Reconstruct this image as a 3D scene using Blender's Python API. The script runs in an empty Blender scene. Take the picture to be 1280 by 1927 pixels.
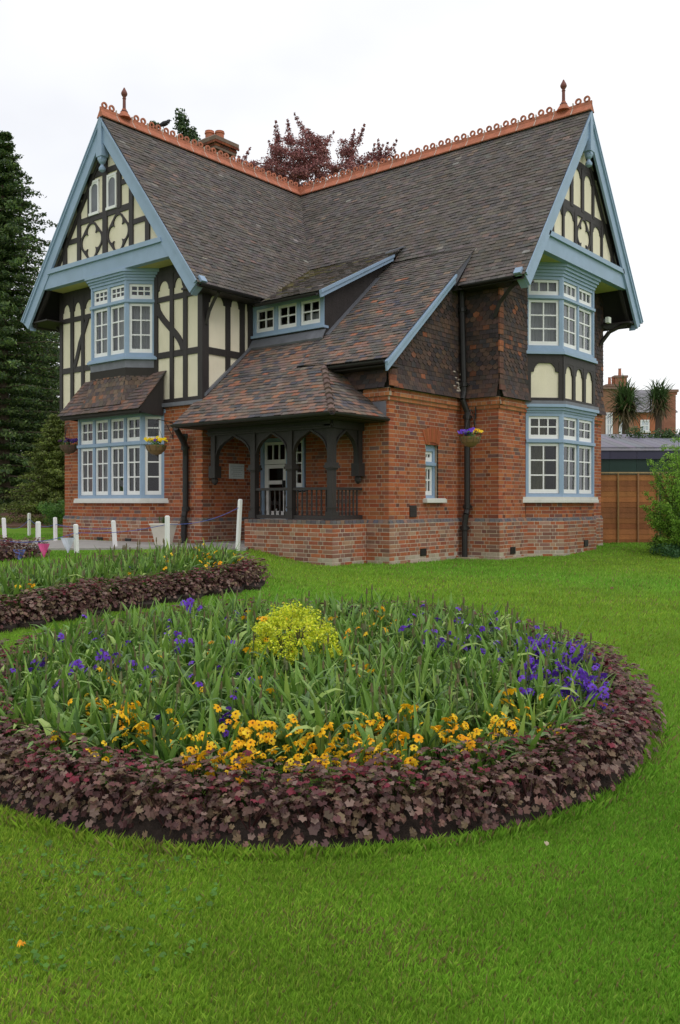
import bpy, math, random
import numpy as np
from mathutils import Vector, Matrix
random.seed(7); rng = np.random.default_rng(11)
SC = bpy.context.scene; COL = SC.collection
R = math.radians
# ------------------------------------------------------------------ camera, sky, light, exposure
CAMP = np.array([16.1, -17.92, 1.15]); TH = math.atan2(.634, .7733)
cs, sn = math.cos(TH), math.sin(TH)
cam = bpy.data.cameras.new('camera'); camo = bpy.data.objects.new('camera', cam); COL.objects.link(camo)
camo.location = CAMP; camo.rotation_euler = (math.pi/2, 0, TH)
cam.sensor_fit = 'VERTICAL'; cam.sensor_height = 36; cam.lens = 36*1657/1927
cam.shift_y = -19.5/1927; cam.clip_end = 3000; cam.clip_start = .05
SC.camera = camo
def CW(X, D, z=0.0):                       # metres right of / ahead of the camera's ground point
    return (CAMP[0]+cs*X-sn*D, CAMP[1]+sn*X+cs*D, z)
SUN_EL, SUN_AZ = 52, -12
world = bpy.data.worlds.new('World'); SC.world = world; world.use_nodes = True
nt = world.node_tree; nt.nodes.clear()
def N(nt, t, **k):
    n = nt.nodes.new(t)
    for a, b in k.items(): setattr(n, a, b)
    return n
out = N(nt, 'ShaderNodeOutputWorld'); bg = N(nt, 'ShaderNodeBackground'); bg2 = N(nt, 'ShaderNodeBackground'); mx = N(nt, 'ShaderNodeMixShader')
sky = N(nt, 'ShaderNodeTexSky'); sky.sky_type = 'NISHITA'; sky.sun_disc = False
sky.sun_elevation = R(SUN_EL); sky.sun_rotation = R(140)
nt.links.new(sky.outputs[0], bg.inputs[0]); bg.inputs[1].default_value = .1
tc = N(nt, 'ShaderNodeTexCoord'); mp = N(nt, 'ShaderNodeMapping'); mp.inputs['Scale'].default_value = (1.1, 1.1, 2.2)
nz = N(nt, 'ShaderNodeTexNoise'); nz.inputs['Scale'].default_value = 1.3; nz.inputs['Detail'].default_value = 5
cr = N(nt, 'ShaderNodeValToRGB'); cr.color_ramp.elements[0].position = .34; cr.color_ramp.elements[1].position = .6
cr.color_ramp.elements[0].color = (.76, .775, .82, 1); cr.color_ramp.elements[1].color = (1, 1, 1, 1)
nt.links.new(tc.outputs['Generated'], mp.inputs[0]); nt.links.new(mp.outputs[0], nz.inputs['Vector'])
nt.links.new(nz.outputs['Fac'], cr.inputs[0]); nt.links.new(cr.outputs[0], bg2.inputs[0]); bg2.inputs[1].default_value = 1.22
nt.links.new(bg.outputs[0], mx.inputs[1]); nt.links.new(bg2.outputs[0], mx.inputs[2]); mx.inputs[0].default_value = .9
nt.links.new(mx.outputs[0], out.inputs[0])
sl = bpy.data.lights.new('sun', 'SUN'); so = bpy.data.objects.new('sun', sl); COL.objects.link(so)
sl.energy = .8; sl.angle = R(24); sl.color = (1, .97, .93)
_az = TH+math.pi+R(38)                      # the bright side of the overcast: behind the camera, to its right
_d = Vector((-math.sin(_az)*math.cos(R(SUN_EL)), math.cos(_az)*math.cos(R(SUN_EL)), math.sin(R(SUN_EL))))
so.rotation_euler = _d.to_track_quat('Z', 'Y').to_euler(); so.location = (10, -10, 30)
sky.sun_rotation = math.atan2(_d.x, _d.y)
SC.view_settings.view_transform = 'Standard'; SC.view_settings.look = 'None'
SC.view_settings.exposure = 0; SC.view_settings.gamma = 1; SC.view_settings.use_curve_mapping = False
SC.cycles.max_bounces = 6; SC.cycles.diffuse_bounces = 3; SC.cycles.transparent_max_bounces = 12
SC.cycles.use_denoising = True
# ------------------------------------------------------------------ mesh builder
BF = np.array([[0,1,2,3],[7,6,5,4],[0,4,5,1],[1,5,6,2],[2,6,7,3],[3,7,4,0]])
class MB:
    def __init__(s): s.ch = []; s.n = 0
    def add(s, v, f, c=(1,1,1)):
        v = np.asarray(v, float).reshape(-1, 3); f = np.asarray(f, int)
        c = np.asarray(c, float)
        if c.ndim == 1: c = np.broadcast_to(c[:3], (len(f), 3))
        s.ch.append((v, f+s.n, c)); s.n += len(v); return s
    def fbox(s, F, u0, u1, w0, w1, z0, z1, c=(1,1,1), dz=0):
        P = [(u0,w0,z0),(u1,w0,z0+dz),(u1,w1,z0+dz),(u0,w1,z0),(u0,w0,z1),(u1,w0,z1+dz),(u1,w1,z1+dz),(u0,w1,z1)]
        return s.add([F(*p) for p in P], BF, c)
    def box(s, x0, x1, y0, y1, z0, z1, c=(1,1,1)):
        return s.fbox(lambda u, w, z: (u, w, z), x0, x1, y0, y1, z0, z1, c)
    def hexa(s, pts, c=(1,1,1)): return s.add(pts, BF, c)
    def prism(s, poly, off, c=(1,1,1)):        # poly: 3D points, off: 3D extrusion vector
        p = np.asarray(poly, float); n = len(p); q = p+np.asarray(off, float)
        s.add(p, [list(range(n))], c); s.add(q, [list(range(n))[::-1]], c)
        for i in range(n):
            j = (i+1) % n
            s.add([p[i], p[j], q[j], q[i]], [[0,1,2,3]], c)
        return s
    def fprism(s, F, poly, w0, w1, c=(1,1,1)): # poly in (u,z) extruded w0->w1
        a = np.array([F(u, w0, z) for u, z in poly]); b = np.array(F(0, w1, 0))-np.array(F(0, w0, 0))
        return s.prism(a, b, c)
    def slab(s, F, poly, z0, z1, c=(1,1,1)):   # poly in (u,w), vertical extrusion
        return s.prism([F(u, w, z0) for u, w in poly], (0, 0, z1-z0), c)
    def bar(s, a, b, r, c=(1,1,1), n=8, r2=None):
        a = np.array(a, float); b = np.array(b, float); d = b-a; L = np.linalg.norm(d)
        if L < 1e-6: return s
        d /= L; t = np.array([0,0,1.]) if abs(d[2]) < .9 else np.array([1.,0,0])
        x = np.cross(d, t); x /= np.linalg.norm(x); y = np.cross(d, x)
        r2 = r if r2 is None else r2
        an = np.arange(n)*2*math.pi/n
        ring = np.cos(an)[:,None]*x+np.sin(an)[:,None]*y
        v = np.vstack([a+ring*r, b+ring*r2]); i = np.arange(n); j = (i+1) % n
        s.add(v, np.stack([i, j, j+n, i+n], 1), c)
        s.add(v[:n], [list(range(n))[::-1]], c); s.add(v[n:], [list(range(n))], c); return s
    def tube(s, pts, r, c=(1,1,1), n=6):
        rs = r if hasattr(r, '__len__') else [r]*len(pts)
        for i in range(len(pts)-1): s.bar(pts[i], pts[i+1], rs[i], c, n, rs[i+1])
        return s
    def lathe(s, prof, o=(0,0,0), c=(1,1,1), n=16):
        an = np.arange(n)*2*math.pi/n; o = np.array(o, float); rings = []
        for r, z in prof: rings.append(np.stack([np.cos(an)*r, np.sin(an)*r, np.full(n, z)], 1)+o)
        v = np.vstack(rings); i = np.arange(n); j = (i+1) % n; f = []
        for k in range(len(prof)-1): f.append(np.stack([i+k*n, j+k*n, j+(k+1)*n, i+(k+1)*n], 1))
        s.add(v, np.vstack(f), c)
        s.add(rings[0], [list(range(n))[::-1]], c); s.add(rings[-1], [list(range(n))], c); return s
    def data(s):
        V = np.vstack([a for a, _, _ in s.ch]); lt = []; li = []; cc = []
        for _, f, c in s.ch:
            lt.append(np.full(len(f), f.shape[1])); li.append(f.ravel()); cc.append(c)
        return V, np.concatenate(lt), np.concatenate(li), np.vstack(cc)
def mesh_from(name, V, lt, li, cc, smooth=False):
    me = bpy.data.meshes.new(name)
    me.vertices.add(len(V)); me.vertices.foreach_set('co', np.ascontiguousarray(V, dtype=np.float32).ravel())
    me.loops.add(len(li)); me.loops.foreach_set('vertex_index', li.astype(np.int32))
    ls = np.concatenate([[0], np.cumsum(lt)[:-1]]).astype(np.int32)
    me.polygons.add(len(lt)); me.polygons.foreach_set('loop_start', ls)
    at = me.attributes.new('Col', 'FLOAT_COLOR', 'FACE')
    at.data.foreach_set('color', np.hstack([cc, np.ones((len(cc), 1))]).astype(np.float32).ravel())
    me.polygons.foreach_set('use_smooth', np.full(len(lt), bool(smooth)))
    me.update(calc_edges=True); return me
def link(name, data, parent=None):
    o = bpy.data.objects.new(name, data); COL.objects.link(o)
    if parent is not None: o.parent = parent
    return o
def obj(name, mb, mat, parent=None, smooth=False):
    me = mesh_from(name, *mb.data(), smooth); me.materials.append(mat); return link(name, me, parent)
def tag(o, label=None, cat=None, group=None, kind=None):
    if label: o['label'] = label
    if cat: o['category'] = cat
    if group: o['group'] = group
    if kind: o['kind'] = kind
    return o
def empty(name, loc=(0,0,0), rz=0, parent=None, **k):
    o = link(name, None, parent); o.location = loc; o.rotation_euler = (0, 0, rz); o.empty_display_size = .2
    return tag(o, **k)
# ------------------------------------------------------------------ materials
def mat(name, col=(.5,.5,.5), rough=.7, attr=False, var=.12, scale=6, bump=0, bscale=40, spec=.4, metal=0, trans=0, stains=None, streak=(1,1,1)):
    m = bpy.data.materials.new(name); m.use_nodes = True; t = m.node_tree; b = t.nodes['Principled BSDF']
    b.inputs['Roughness'].default_value = rough; b.inputs['Specular IOR Level'].default_value = spec; b.inputs['Metallic'].default_value = metal
    co = N(t, 'ShaderNodeTexCoord'); ma = N(t, 'ShaderNodeMapping'); ma.inputs['Scale'].default_value = streak
    t.links.new(co.outputs['Object'], ma.inputs[0])
    nz = N(t, 'ShaderNodeTexNoise'); nz.inputs['Scale'].default_value = scale; nz.inputs['Detail'].default_value = 6; nz.inputs['Roughness'].default_value = .65
    t.links.new(ma.outputs[0], nz.inputs['Vector'])
    mr = N(t, 'ShaderNodeMapRange'); mr.inputs[1].default_value = .25; mr.inputs[2].default_value = .75
    mr.inputs[3].default_value = 1-var; mr.inputs[4].default_value = 1+var; t.links.new(nz.outputs['Fac'], mr.inputs[0])
    vm = N(t, 'ShaderNodeVectorMath', operation='SCALE'); t.links.new(mr.outputs[0], vm.inputs['Scale'])
    if attr:
        at = N(t, 'ShaderNodeAttribute'); at.attribute_name = 'Col'; src = at.outputs['Color']
    else:
        rgb = N(t, 'ShaderNodeRGB'); rgb.outputs[0].default_value = (*col, 1); src = rgb.outputs[0]
    if stains:
        sc, fac, scol = stains
        n2 = N(t, 'ShaderNodeTexNoise'); n2.inputs['Scale'].default_value = sc; n2.inputs['Detail'].default_value = 8
        t.links.new(ma.outputs[0], n2.inputs['Vector'])
        r2 = N(t, 'ShaderNodeMapRange'); r2.inputs[1].default_value = .5; r2.inputs[2].default_value = .68; r2.inputs[4].default_value = fac
        t.links.new(n2.outputs['Fac'], r2.inputs[0])
        mi = N(t, 'ShaderNodeMix', data_type='RGBA'); t.links.new(r2.outputs[0], mi.inputs[0]); t.links.new(src, mi.inputs[6])
        mi.inputs[7].default_value = (*scol, 1); src = mi.outputs[2]
    t.links.new(src, vm.inputs[0]); t.links.new(vm.outputs[0], b.inputs['Base Color'])
    if bump:
        n3 = N(t, 'ShaderNodeTexNoise'); n3.inputs['Scale'].default_value = bscale; n3.inputs['Detail'].default_value = 4
        t.links.new(co.outputs['Object'], n3.inputs['Vector'])
        bu = N(t, 'ShaderNodeBump'); bu.inputs['Strength'].default_value = bump; bu.inputs['Distance'].default_value = .02
        t.links.new(n3.outputs['Fac'], bu.inputs['Height']); t.links.new(bu.outputs[0], b.inputs['Normal'])
    if trans:
        tr = N(t, 'ShaderNodeBsdfTranslucent'); ms = N(t, 'ShaderNodeMixShader'); ms.inputs[0].default_value = trans
        t.links.new(vm.outputs[0], tr.inputs[0]); t.links.new(b.outputs[0], ms.inputs[1]); t.links.new(tr.outputs[0], ms.inputs[2])
        t.links.new(ms.outputs[0], t.nodes['Material Output'].inputs[0])
    return m
M = dict(
 brick=mat('brick', attr=True, rough=.9, var=.14, scale=25, bump=.15, bscale=60, spec=.2, stains=(1.6, .35, (.20,.10,.065))),
 mortar=mat('mortar', (.42,.32,.24), rough=.95, var=.25, scale=8, bump=.4),
 mortar_pale=mat('mortar_pale', (.55,.48,.38), rough=.95, var=.25, scale=8, bump=.4),
 tile=mat('roof_tile', attr=True, rough=.85, var=.25, scale=14, bump=.4, bscale=50, spec=.3, stains=(1.3, .45, (.085,.07,.055))),
 hung=mat('hung_tile', attr=True, rough=.8, var=.3, scale=14, bump=.4, spec=.3),
 terracotta=mat('terracotta', (.43,.145,.08), rough=.8, var=.3, scale=7, stains=(5, .5, (.25,.12,.08))),
 lime=mat('lime_mortar', (.5,.42,.36), rough=.95, var=.2),
 felt=mat('roof_underside', (.035,.03,.027), rough=.9),
 blue=mat('blue_paint', (.275,.376,.515), rough=.5, var=.09, scale=5, stains=(2.5, .35, (.20,.29,.36)), bump=.08),
 white=mat('white_paint', (.8,.79,.78), rough=.4, var=.04),
 stone=mat('painted_sill', (.68,.66,.62), rough=.7, var=.1, stains=(6, .4, (.4,.38,.33))),
 timber=mat('dark_timber', (.030,.024,.023), rough=.6, var=.3, scale=10, bump=.3, streak=(1,1,.15)),
 black=mat('black_iron', (.018,.016,.016), rough=.45, var=.2),
 cream=mat('cream_render', (.82,.74,.575), rough=.9, var=.07, scale=3, bump=.5, bscale=90, streak=(1,1,.35), stains=(1.9, .3, (.7,.62,.42))),
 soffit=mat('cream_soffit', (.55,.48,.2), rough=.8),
 lead=mat('lead', (.17,.175,.2), rough=.55, var=.2, scale=5, metal=.3),
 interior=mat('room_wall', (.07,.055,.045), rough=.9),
 net=mat('net_curtain', (.42,.41,.43), rough=.9, var=.25, scale=5, streak=(1,1,.1)),
 curtain_red=mat('rust_curtain', (.3,.1,.06), rough=.9, var=.2),
 curtain_green=mat('olive_curtain', (.14,.13,.05), rough=.9, var=.3),
 concrete=mat('path_concrete', (.33,.31,.29), rough=.9, var=.12, scale=5, bump=.3, stains=(1.5, .5, (.24,.22,.2))),
 slab=mat('weathered_stone', (.36,.30,.2), rough=.95, var=.25),
 leafgreen=mat('leaf', attr=True, rough=.5, var=.15, scale=3, spec=.35, trans=.25),
 grassblade=mat('grass_blade', attr=True, rough=.55, var=.15, scale=3, spec=.3, trans=.35),
 leafwood=mat('bark', (.09,.065,.045), rough=.95, var=.3, scale=8, bump=.5, streak=(1,1,.3)),
 petal=mat('petal', attr=True, rough=.6, var=.06, spec=.2, trans=.25),
 soil=mat('soil', (.035,.024,.018), rough=1, var=.4, scale=20, bump=1, bscale=50),
 fence=mat('fence_wood', attr=True, rough=.85, var=.25, scale=4, bump=.3, streak=(1,1,.3)),
 generic=mat('painted', attr=True, rough=.6, var=.12, scale=3),
 rope=mat('rope', (.08,.11,.35), rough=.8),
)
# glass: clear reflecting sheet
g = bpy.data.materials.new('window_glass'); g.use_nodes = True; t = g.node_tree; t.nodes.remove(t.nodes['Principled BSDF'])
tr = N(t, 'ShaderNodeBsdfTransparent'); tr.inputs[0].default_value = (.8,.83,.82,1); gl = N(t, 'ShaderNodeBsdfGlossy'); gl.inputs['Roughness'].default_value = .03
gl.inputs[0].default_value = (.9,.92,.95,1)
fr = N(t, 'ShaderNodeFresnel'); fr.inputs[0].default_value = 1.45; ad = N(t, 'ShaderNodeMath', operation='MULTIPLY_ADD'); ad.inputs[1].default_value = 1.35; ad.inputs[2].default_value = 0
ad.use_clamp = True
nb = N(t, 'ShaderNodeTexNoise'); nb.inputs['Scale'].default_value = 2.5; bu = N(t, 'ShaderNodeBump'); bu.inputs['Strength'].default_value = .12; bu.inputs['Distance'].default_value = .05
cz = N(t, 'ShaderNodeTexCoord'); t.links.new(cz.outputs['Object'], nb.inputs['Vector']); t.links.new(nb.outputs['Fac'], bu.inputs['Height']); t.links.new(bu.outputs[0], gl.inputs['Normal'])
ms = N(t, 'ShaderNodeMixShader'); t.links.new(fr.outputs[0], ad.inputs[0]); t.links.new(ad.outputs[0], ms.inputs[0])
t.links.new(tr.outputs[0], ms.inputs[1]); t.links.new(gl.outputs[0], ms.inputs[2]); t.links.new(ms.outputs[0], t.nodes['Material Output'].inputs[0])
M['glass'] = g
def tinted(name, c):
    m = g.copy(); m.name = name
    for n in m.node_tree.nodes:
        if n.type == 'BSDF_TRANSPARENT': n.inputs[0].default_value = (*c, 1)
    return m
M['glass_blue'] = tinted('stained_glass_blue', (.05,.25,.45)); M['glass_amber'] = tinted('stained_glass_amber', (.5,.22,.06)); M['glass_plum'] = tinted('stained_glass_plum', (.2,.06,.2))
def smooth(a, b, x):
    t = np.clip((x-a)/(b-a), 0, 1); return t*t*(3-2*t)
def camXD(x, y):
    dx, dy = x-CAMP[0], y-CAMP[1]; return cs*dx+sn*dy, -sn*dx+cs*dy
def ground(x, y):
    X, D = camXD(np.asarray(x, float), np.asarray(y, float))
    z = -.35+.35*smooth(3.3, 9.5, D)+.27*smooth(-.2, -2.0, -0+X*1.0)*0
    z = z+.27*smooth(.2, 2.0, -X)*smooth(8.5, 15.5, D)+.1*smooth(17.3, 20.5, D)*smooth(0, 3, X)
    return z+.012*np.sin(X*1.7+1)*np.sin(D*.9)
# pieces that can be picked apart: the nearest ones as objects, the rest joined
def emit(recs, parent, name, m, nparts, rest=None):
    """recs: list of (verts array, faces array, colour)"""
    if not recs: return
    cen = np.array([r[0].mean(0) for r in recs]); d = np.linalg.norm(cen-CAMP, axis=1)
    order = np.argsort(d); mb = MB()
    for k, i in enumerate(order):
        v, f, c = recs[i]
        if k < nparts:
            q = MB(); q.add(v-cen[i], f, c); me = mesh_from(name, *q.data()); me.materials.append(m)
            o = link(name, me, parent); o.location = cen[i]
        else: mb.add(v, f, c)
    if mb.ch: tag(obj(rest or name, mb, m, parent), kind='stuff')
def vary(c, a=.2, r=None):
    r = r or random; k = 1+r.uniform(-a, a); return tuple(max(0, x*k*(1+r.uniform(-.06, .06))) for x in c)
# ------------------------------------------------------------------ ground
def grid_sheet(name, xs, ds, m, dz=0.0, mask=None, kind='structure'):
    X, D = np.meshgrid(xs, ds); wx = CAMP[0]+cs*X-sn*D; wy = CAMP[1]+sn*X+cs*D; z = ground(wx, wy)+dz
    v = np.stack([wx, wy, z], -1).reshape(-1, 3); nx, nd = len(xs), len(ds)
    i, j = np.meshgrid(np.arange(nx-1), np.arange(nd-1)); a = (j*nx+i).ravel()
    f = np.stack([a, a+1, a+nx+1, a+nx], 1)
    mb = MB(); mb.add(v, f, (.5,.5,.5)); o = obj(name, mb, m, None, True); tag(o, kind=kind); return o
gm = mat('lawn_turf', (.12,.235,.018), rough=.95, var=.25, scale=.8, spec=.1, bump=.6, bscale=60, stains=(1.2, .55, (.10,.16,.02)))
xs = np.concatenate([[-400,-150,-60,-30], np.arange(-20, 20.1, .5), [30,60,150,400]])
ds = np.concatenate([[-60,-20,-5], np.arange(0, 26, .4), [28,32,40,60,120,300,900]])
grid_sheet('lawn', xs, ds, gm)
# concrete path in front of the left wing
def patch(name, poly, m, dz, thick, kind='structure', sub=1):
    pts = [CW(a, b) for a, b in poly]; mb = MB()
    v = [(x, y, float(ground(x, y))+dz) for x, y, _ in pts]
    mb.prism(v, (0, 0, -thick)); return tag(obj(name, mb, m), kind=kind)
pp = []
for k in range(15):
    D = 15.35+.0*k; X = -1.75-k*.65
    pp.append((X, 15.9+.05*k if k > 3 else 16.35-.1*k))
mb = MB()
for k in range(14):
    (Xa, Da), (Xb, Db) = pp[k], pp[k+1]
    for a in range(6):
        q = []
        for (X, D, tt) in ((Xa, Da, a/6), (Xb, Db, a/6), (Xb, Db, (a+1)/6), (Xa, Da, (a+1)/6)):
            w = 3.2 if X < -5 else 2.6
            x, y, _ = CW(X, D+w*tt); q.append((x, y, float(ground(x, y))+.035))
        mb.prism(q, (0, 0, -.3))
tag(obj('path', mb, M['concrete']), kind='structure')
# ------------------------------------------------------------------ the house
house = empty('house', (0,0,0), label='brick and half-timbered cottage with two steep tiled gables and pale blue bargeboards', cat='house')
def frame(ox, oy, ux, uy, nx, ny):
    return lambda u, w, z: (ox+ux*u+nx*w, oy+uy*u+ny*w, z)
FA = frame(0, -5.9, 1, 0, 0, -1)         # left gable front
FAs = frame(2.65, 0, 0, 1, 1, 0)         # right side of the left wing
FB = frame(7.5, 0, 0, 1, 1, 0)           # right gable front
FN = frame(6.65, 0, 0, 1, 1, 0)           # side of the corner block
FK = frame(0, -5.0, 1, 0, 0, -1)        # front of the corner block
FM = frame(0, -2.5, 1, 0, 0, -1)         # front of the right wing
FD = frame(0, -4.3, 1, 0, 0, -1)         # door wall in the porch
FP = frame(0, -5.99, 1, 0, 0, -1)        # porch front
FQ = frame(6.14, 0, 0, 1, 1, 0)          # porch return
bricks = []
BW = [(.37,.105,.042),(.40,.12,.047),(.34,.092,.04),(.31,.08,.037),(.38,.125,.055),(.28,.08,.043),(.24,.075,.045),(.42,.135,.055),(.36,.10,.043)]
BP = [(.33,.17,.11),(.37,.12,.06),(.28,.135,.095),(.33,.105,.05),(.37,.22,.15),(.24,.13,.10),(.38,.12,.055),(.21,.10,.075),(.30,.10,.055)]
BD = [(.13,.125,.14),(.16,.14,.14),(.2,.14,.125),(.12,.11,.12),(.26,.15,.11)]
def lay(F, u0, u1, z0, z1, w=0, holes=(), pal=BW, zoff=0, bond=True, ztop=None, header=False, slope=0):
    n0 = int(math.ceil((z0-1e-6)/.075)); zc = n0*.075
    while zc+.075 <= z1+.03:
        row = int(round(zc/.075)); segs = [(u0, u1)]; zm = zc+.035
        for h in holes:
            if h[2] < zm < h[3]:
                ns = []
                for a, b in segs:
                    if h[1] <= a or h[0] >= b: ns.append((a, b))
                    else:
                        if h[0] > a: ns.append((a, h[0]))
                        if h[1] < b: ns.append((h[1], b))
                segs = ns
        for a, b in segs:
            u = a-(row % 2)*.17-.0; k = row
            while u < b-.01:
                L = .1025 if (header or k % 2) else .215
                p, q = max(u, a), min(u+L, b); u += L+.0105; k += 1
                if q-p < .02: continue
                if ztop and zc > ztop((p+q)/2): continue
                pr = w+.002+random.uniform(-.0008, .0012); c = random.choice(pal)
                if pal is BW and random.random() < .07: c = random.choice([(.20,.085,.06),(.17,.09,.075),(.22,.085,.055)])
                if pal is BW and L < .12 and random.random() < .3: c = tuple(x*.68 for x in c)
                if pal is BP and zc < .14 and random.random() < .55: c = (.40,.34,.27)
                c = vary(c, .10); zz = zc+random.uniform(-.001, .001)
                P = [(p, w-.03, zz), (q, w-.03, zz), (q, pr, zz), (p, pr, zz), (p, w-.03, zz+.0645), (q, w-.03, zz+.0645), (q, pr-slope, zz+.0645), (p, pr-slope, zz+.0645)]
                bricks.append((np.array([F(*x) for x in P]), BF, np.array(c)))
        zc += .075
def back(name, F, u0, u1, z0, z1, m, w0=-.22, w1=0, holes=(), parent=house, mb=None):
    us = sorted(set([u0, u1]+[min(max(h[i], u0), u1) for h in holes for i in (0, 1)])); zs = sorted(set([z0, z1]+[min(max(h[i], z0), z1) for h in holes for i in (2, 3)]))
    own = mb is None; mb = mb or MB()
    for i in range(len(us)-1):
        for j in range(len(zs)-1):
            cu, cz = (us[i]+us[i+1])/2, (zs[j]+zs[j+1])/2
            if any(h[0] < cu < h[1] and h[2] < cz < h[3] for h in holes): continue
            mb.fbox(F, us[i], us[i+1], w0, w1, zs[j], zs[j+1])
    if own: return obj(name, mb, m, parent)
ZP = .75                                   # top of plinth
wall = back('wall', FA, -2.2, 2.69, ZP, 3.12, M['mortar'], holes=[(-1.47,1.43,1.1,3.05)])
PL = .05
def wallseg(F, u0, u1, holes=(), z1=3.12, pal=BW, e0=0, e1=0, zb=-.3, lay_it=True):
    """upper brick field + projecting plinth with its dark header course"""
    back('wall', F, u0+.003*(e0 > 0), u1-.003*(e1 > 0), ZP, z1, M['mortar'], holes=holes); back('plinth', F, u0-e0*(PL-.003), u1+e1*(PL-.003), zb, ZP, M['mortar_pale'], w0=-.22, w1=PL, holes=holes)
    lay(F, u0, u1, ZP+.075, z1, 0, holes, pal)
    lay(F, u0-e0*PL, u1+e1*PL, zb, ZP, PL, holes, BP)
    lay(F, u0-e0*PL*.5, u1+e1*PL*.5, ZP, ZP+.075, PL, holes, BD, header=True, slope=.03)
bpy.data.objects.remove(wall)
BAYA = dict(F=FA, c=-.02, hr=1.47, hf=1.14, p=.33)
BAYA2 = dict(F=FA, c=.1, hr=1.05, hf=.62, p=.43)
BAYB = dict(F=FB, c=0, hr=1.35, hf=.8, p=.55)
wallseg(FA, -2.2, -1.49, e0=0); wallseg(FA, 1.45, 2.65, e1=1, z1=3.2)
wallseg(FAs, -5.9, -4.3, z1=3.3, e0=1)
wallseg(FN, -5.0, -2.5, e0=1, holes=[(-3.8,-3.36,1.2,2.26)])
wallseg(FK, 5.2, 6.65, e1=1); wallseg(FM, 6.65, 7.5, e1=1)
wallseg(FB, -2.5, -1.37, e0=1); wallseg(FB, 1.37, 2.5)
wallseg(FD, 2.65, 6.3, holes=[(2.72,3.55,.3,2.5),(3.66,4.02,1.35,2.5)], z1=3.0)
def bayfaces(b, d=0):
    F, c, hr, hf, p = b['F'], b['c'], b['hr'], b['hf'], b['p']
    P = [(c-hr-1.414*d, 0), (c-hf-.414*d, p+d), (c+hf+.414*d, p+d), (c+hr+1.414*d, 0)]
    fs = []
    for a, e in zip(P[:-1], P[1:]):
        A, E = np.array(F(a[0], a[1], 0)), np.array(F(e[0], e[1], 0)); L = np.linalg.norm(E-A); U = (E-A)/L
        n = np.array([U[1], -U[0]]); base = np.array(F(0, 1, 0))-np.array(F(0, 0, 0))
        if n@base[:2] < 0: n = -n
        fs.append((frame(A[0], A[1], U[0], U[1], n[0], n[1]), L))
    return P, fs
def baybase(b, z1):
    P, fs = bayfaces(b)
    for k, (F, L) in enumerate(fs):
        back('wall', F, 0, L, ZP, z1, M['mortar'], w0=-.12); lay(F, 0, L, ZP+.075, z1, 0)
        ex = .41*PL
        back('plinth', F, -ex if k else 0, L+ex if k < 2 else L, -.3, ZP, M['mortar_pale'], w0=-.1, w1=PL); lay(F, -ex*(k > 0), L+ex*(k < 2), -.3, ZP, PL, (), BP)
        lay(F, -ex*(k > 0)*.5, L+ex*(k < 2)*.5, ZP, ZP+.075, PL, (), BD, header=True, slope=.03)
baybase(BAYA, 1.12); baybase(BAYB, 1.12)
# porch dwarf wall
for F, a, e, ex in ((FP, 3.98, 6.14, 1), (FQ, -5.99, -5.02, 0)):
    a0 = a-.03*(1-ex)
    back('porch_wall', F, a0+.003*(1-ex), e+ex*.027, -.3, .75, M['mortar_pale'], w0=-.25, w1=.03); lay(F, a0, e+ex*.03, -.3, .68, .03, (), BP); lay(F, a0, e+ex*.03, .675, .75, .03, (), BW)
    lay(F, a0, e+ex*.03, .75, .83, .035, (), BD, header=True)
    back('porch_wall_coping', F, a, e+.025*ex, .75, .815, M['mortar'], w0=-.24, w1=.02)
# brick cornice under the tile hanging
for F, a, e in ((FN, -5.0, -2.5), (FK, 6.1, 6.65), (FM, 6.65, 7.5), (FB, -2.5, -1.37), (FB, 1.37, 2.5)):
    for k, (zz, ww) in enumerate(((3.0, .03), (3.075, .065), (3.15, .04))):
        x1 = e+(ww if F in (FK, FM) else 0); x0 = a-(ww*.0)
        back('cornice', F, x0, x1, zz, zz+.075, M['mortar'], w0=-.1, w1=ww); lay(F, x0, x1, zz-.001, zz+.075, ww, (), [(.40,.14,.06),(.36,.11,.05),(.44,.17,.07)], header=(k == 1))
emit(bricks, house, 'brick', M['brick'], 300, 'brickwork')
# foundation stones and footing
def each(name, m, parent, *fs):
    for f in fs: mb = MB(); f(mb); obj(name, mb, m, parent)
each('footing', M['slab'], house, lambda m: m.fbox(FB, -2.5, -1.3, .0, .09, -.3, .035), lambda m: m.fbox(FB, 1.3, 2.5, .0, .09, -.3, .035), lambda m: m.fbox(FN, -5.0, -2.5, 0, .09, -.3, -.0),
     lambda m: m.fbox(FK, 6.1, 6.74, 0, .088, -.3, -.01), lambda m: m.fbox(FM, 6.65, 7.59, 0, .092, -.3, .02))
mb = MB(); mb.slab(FM, [(6.72,.02),(7.1,.02),(7.05,.34),(6.74,.34)], -.06, .04); obj('gully_slab', mb, M['slab'], house)
# rooms behind the windows
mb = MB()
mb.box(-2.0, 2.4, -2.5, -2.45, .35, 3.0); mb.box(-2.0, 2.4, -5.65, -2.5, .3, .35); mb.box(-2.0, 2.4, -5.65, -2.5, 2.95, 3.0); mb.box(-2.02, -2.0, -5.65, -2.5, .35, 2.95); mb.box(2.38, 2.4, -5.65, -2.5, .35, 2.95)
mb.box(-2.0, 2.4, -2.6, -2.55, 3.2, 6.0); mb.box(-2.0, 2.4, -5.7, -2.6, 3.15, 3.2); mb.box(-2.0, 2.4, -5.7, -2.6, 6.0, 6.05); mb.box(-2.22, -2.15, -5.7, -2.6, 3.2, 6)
mb.box(4.2, 4.25, -2.2, 2.3, .35, 2.95); mb.box(4.2, 7.25, -2.2, 2.3, .3, .35); mb.box(4.2, 7.25, -2.2, 2.3, 2.95, 3.0); mb.box(4.2, 7.3, 2.25, 2.3, .3, 6); mb.box(4.2, 7.3, -2.25, -2.2, .3, 6)
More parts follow.
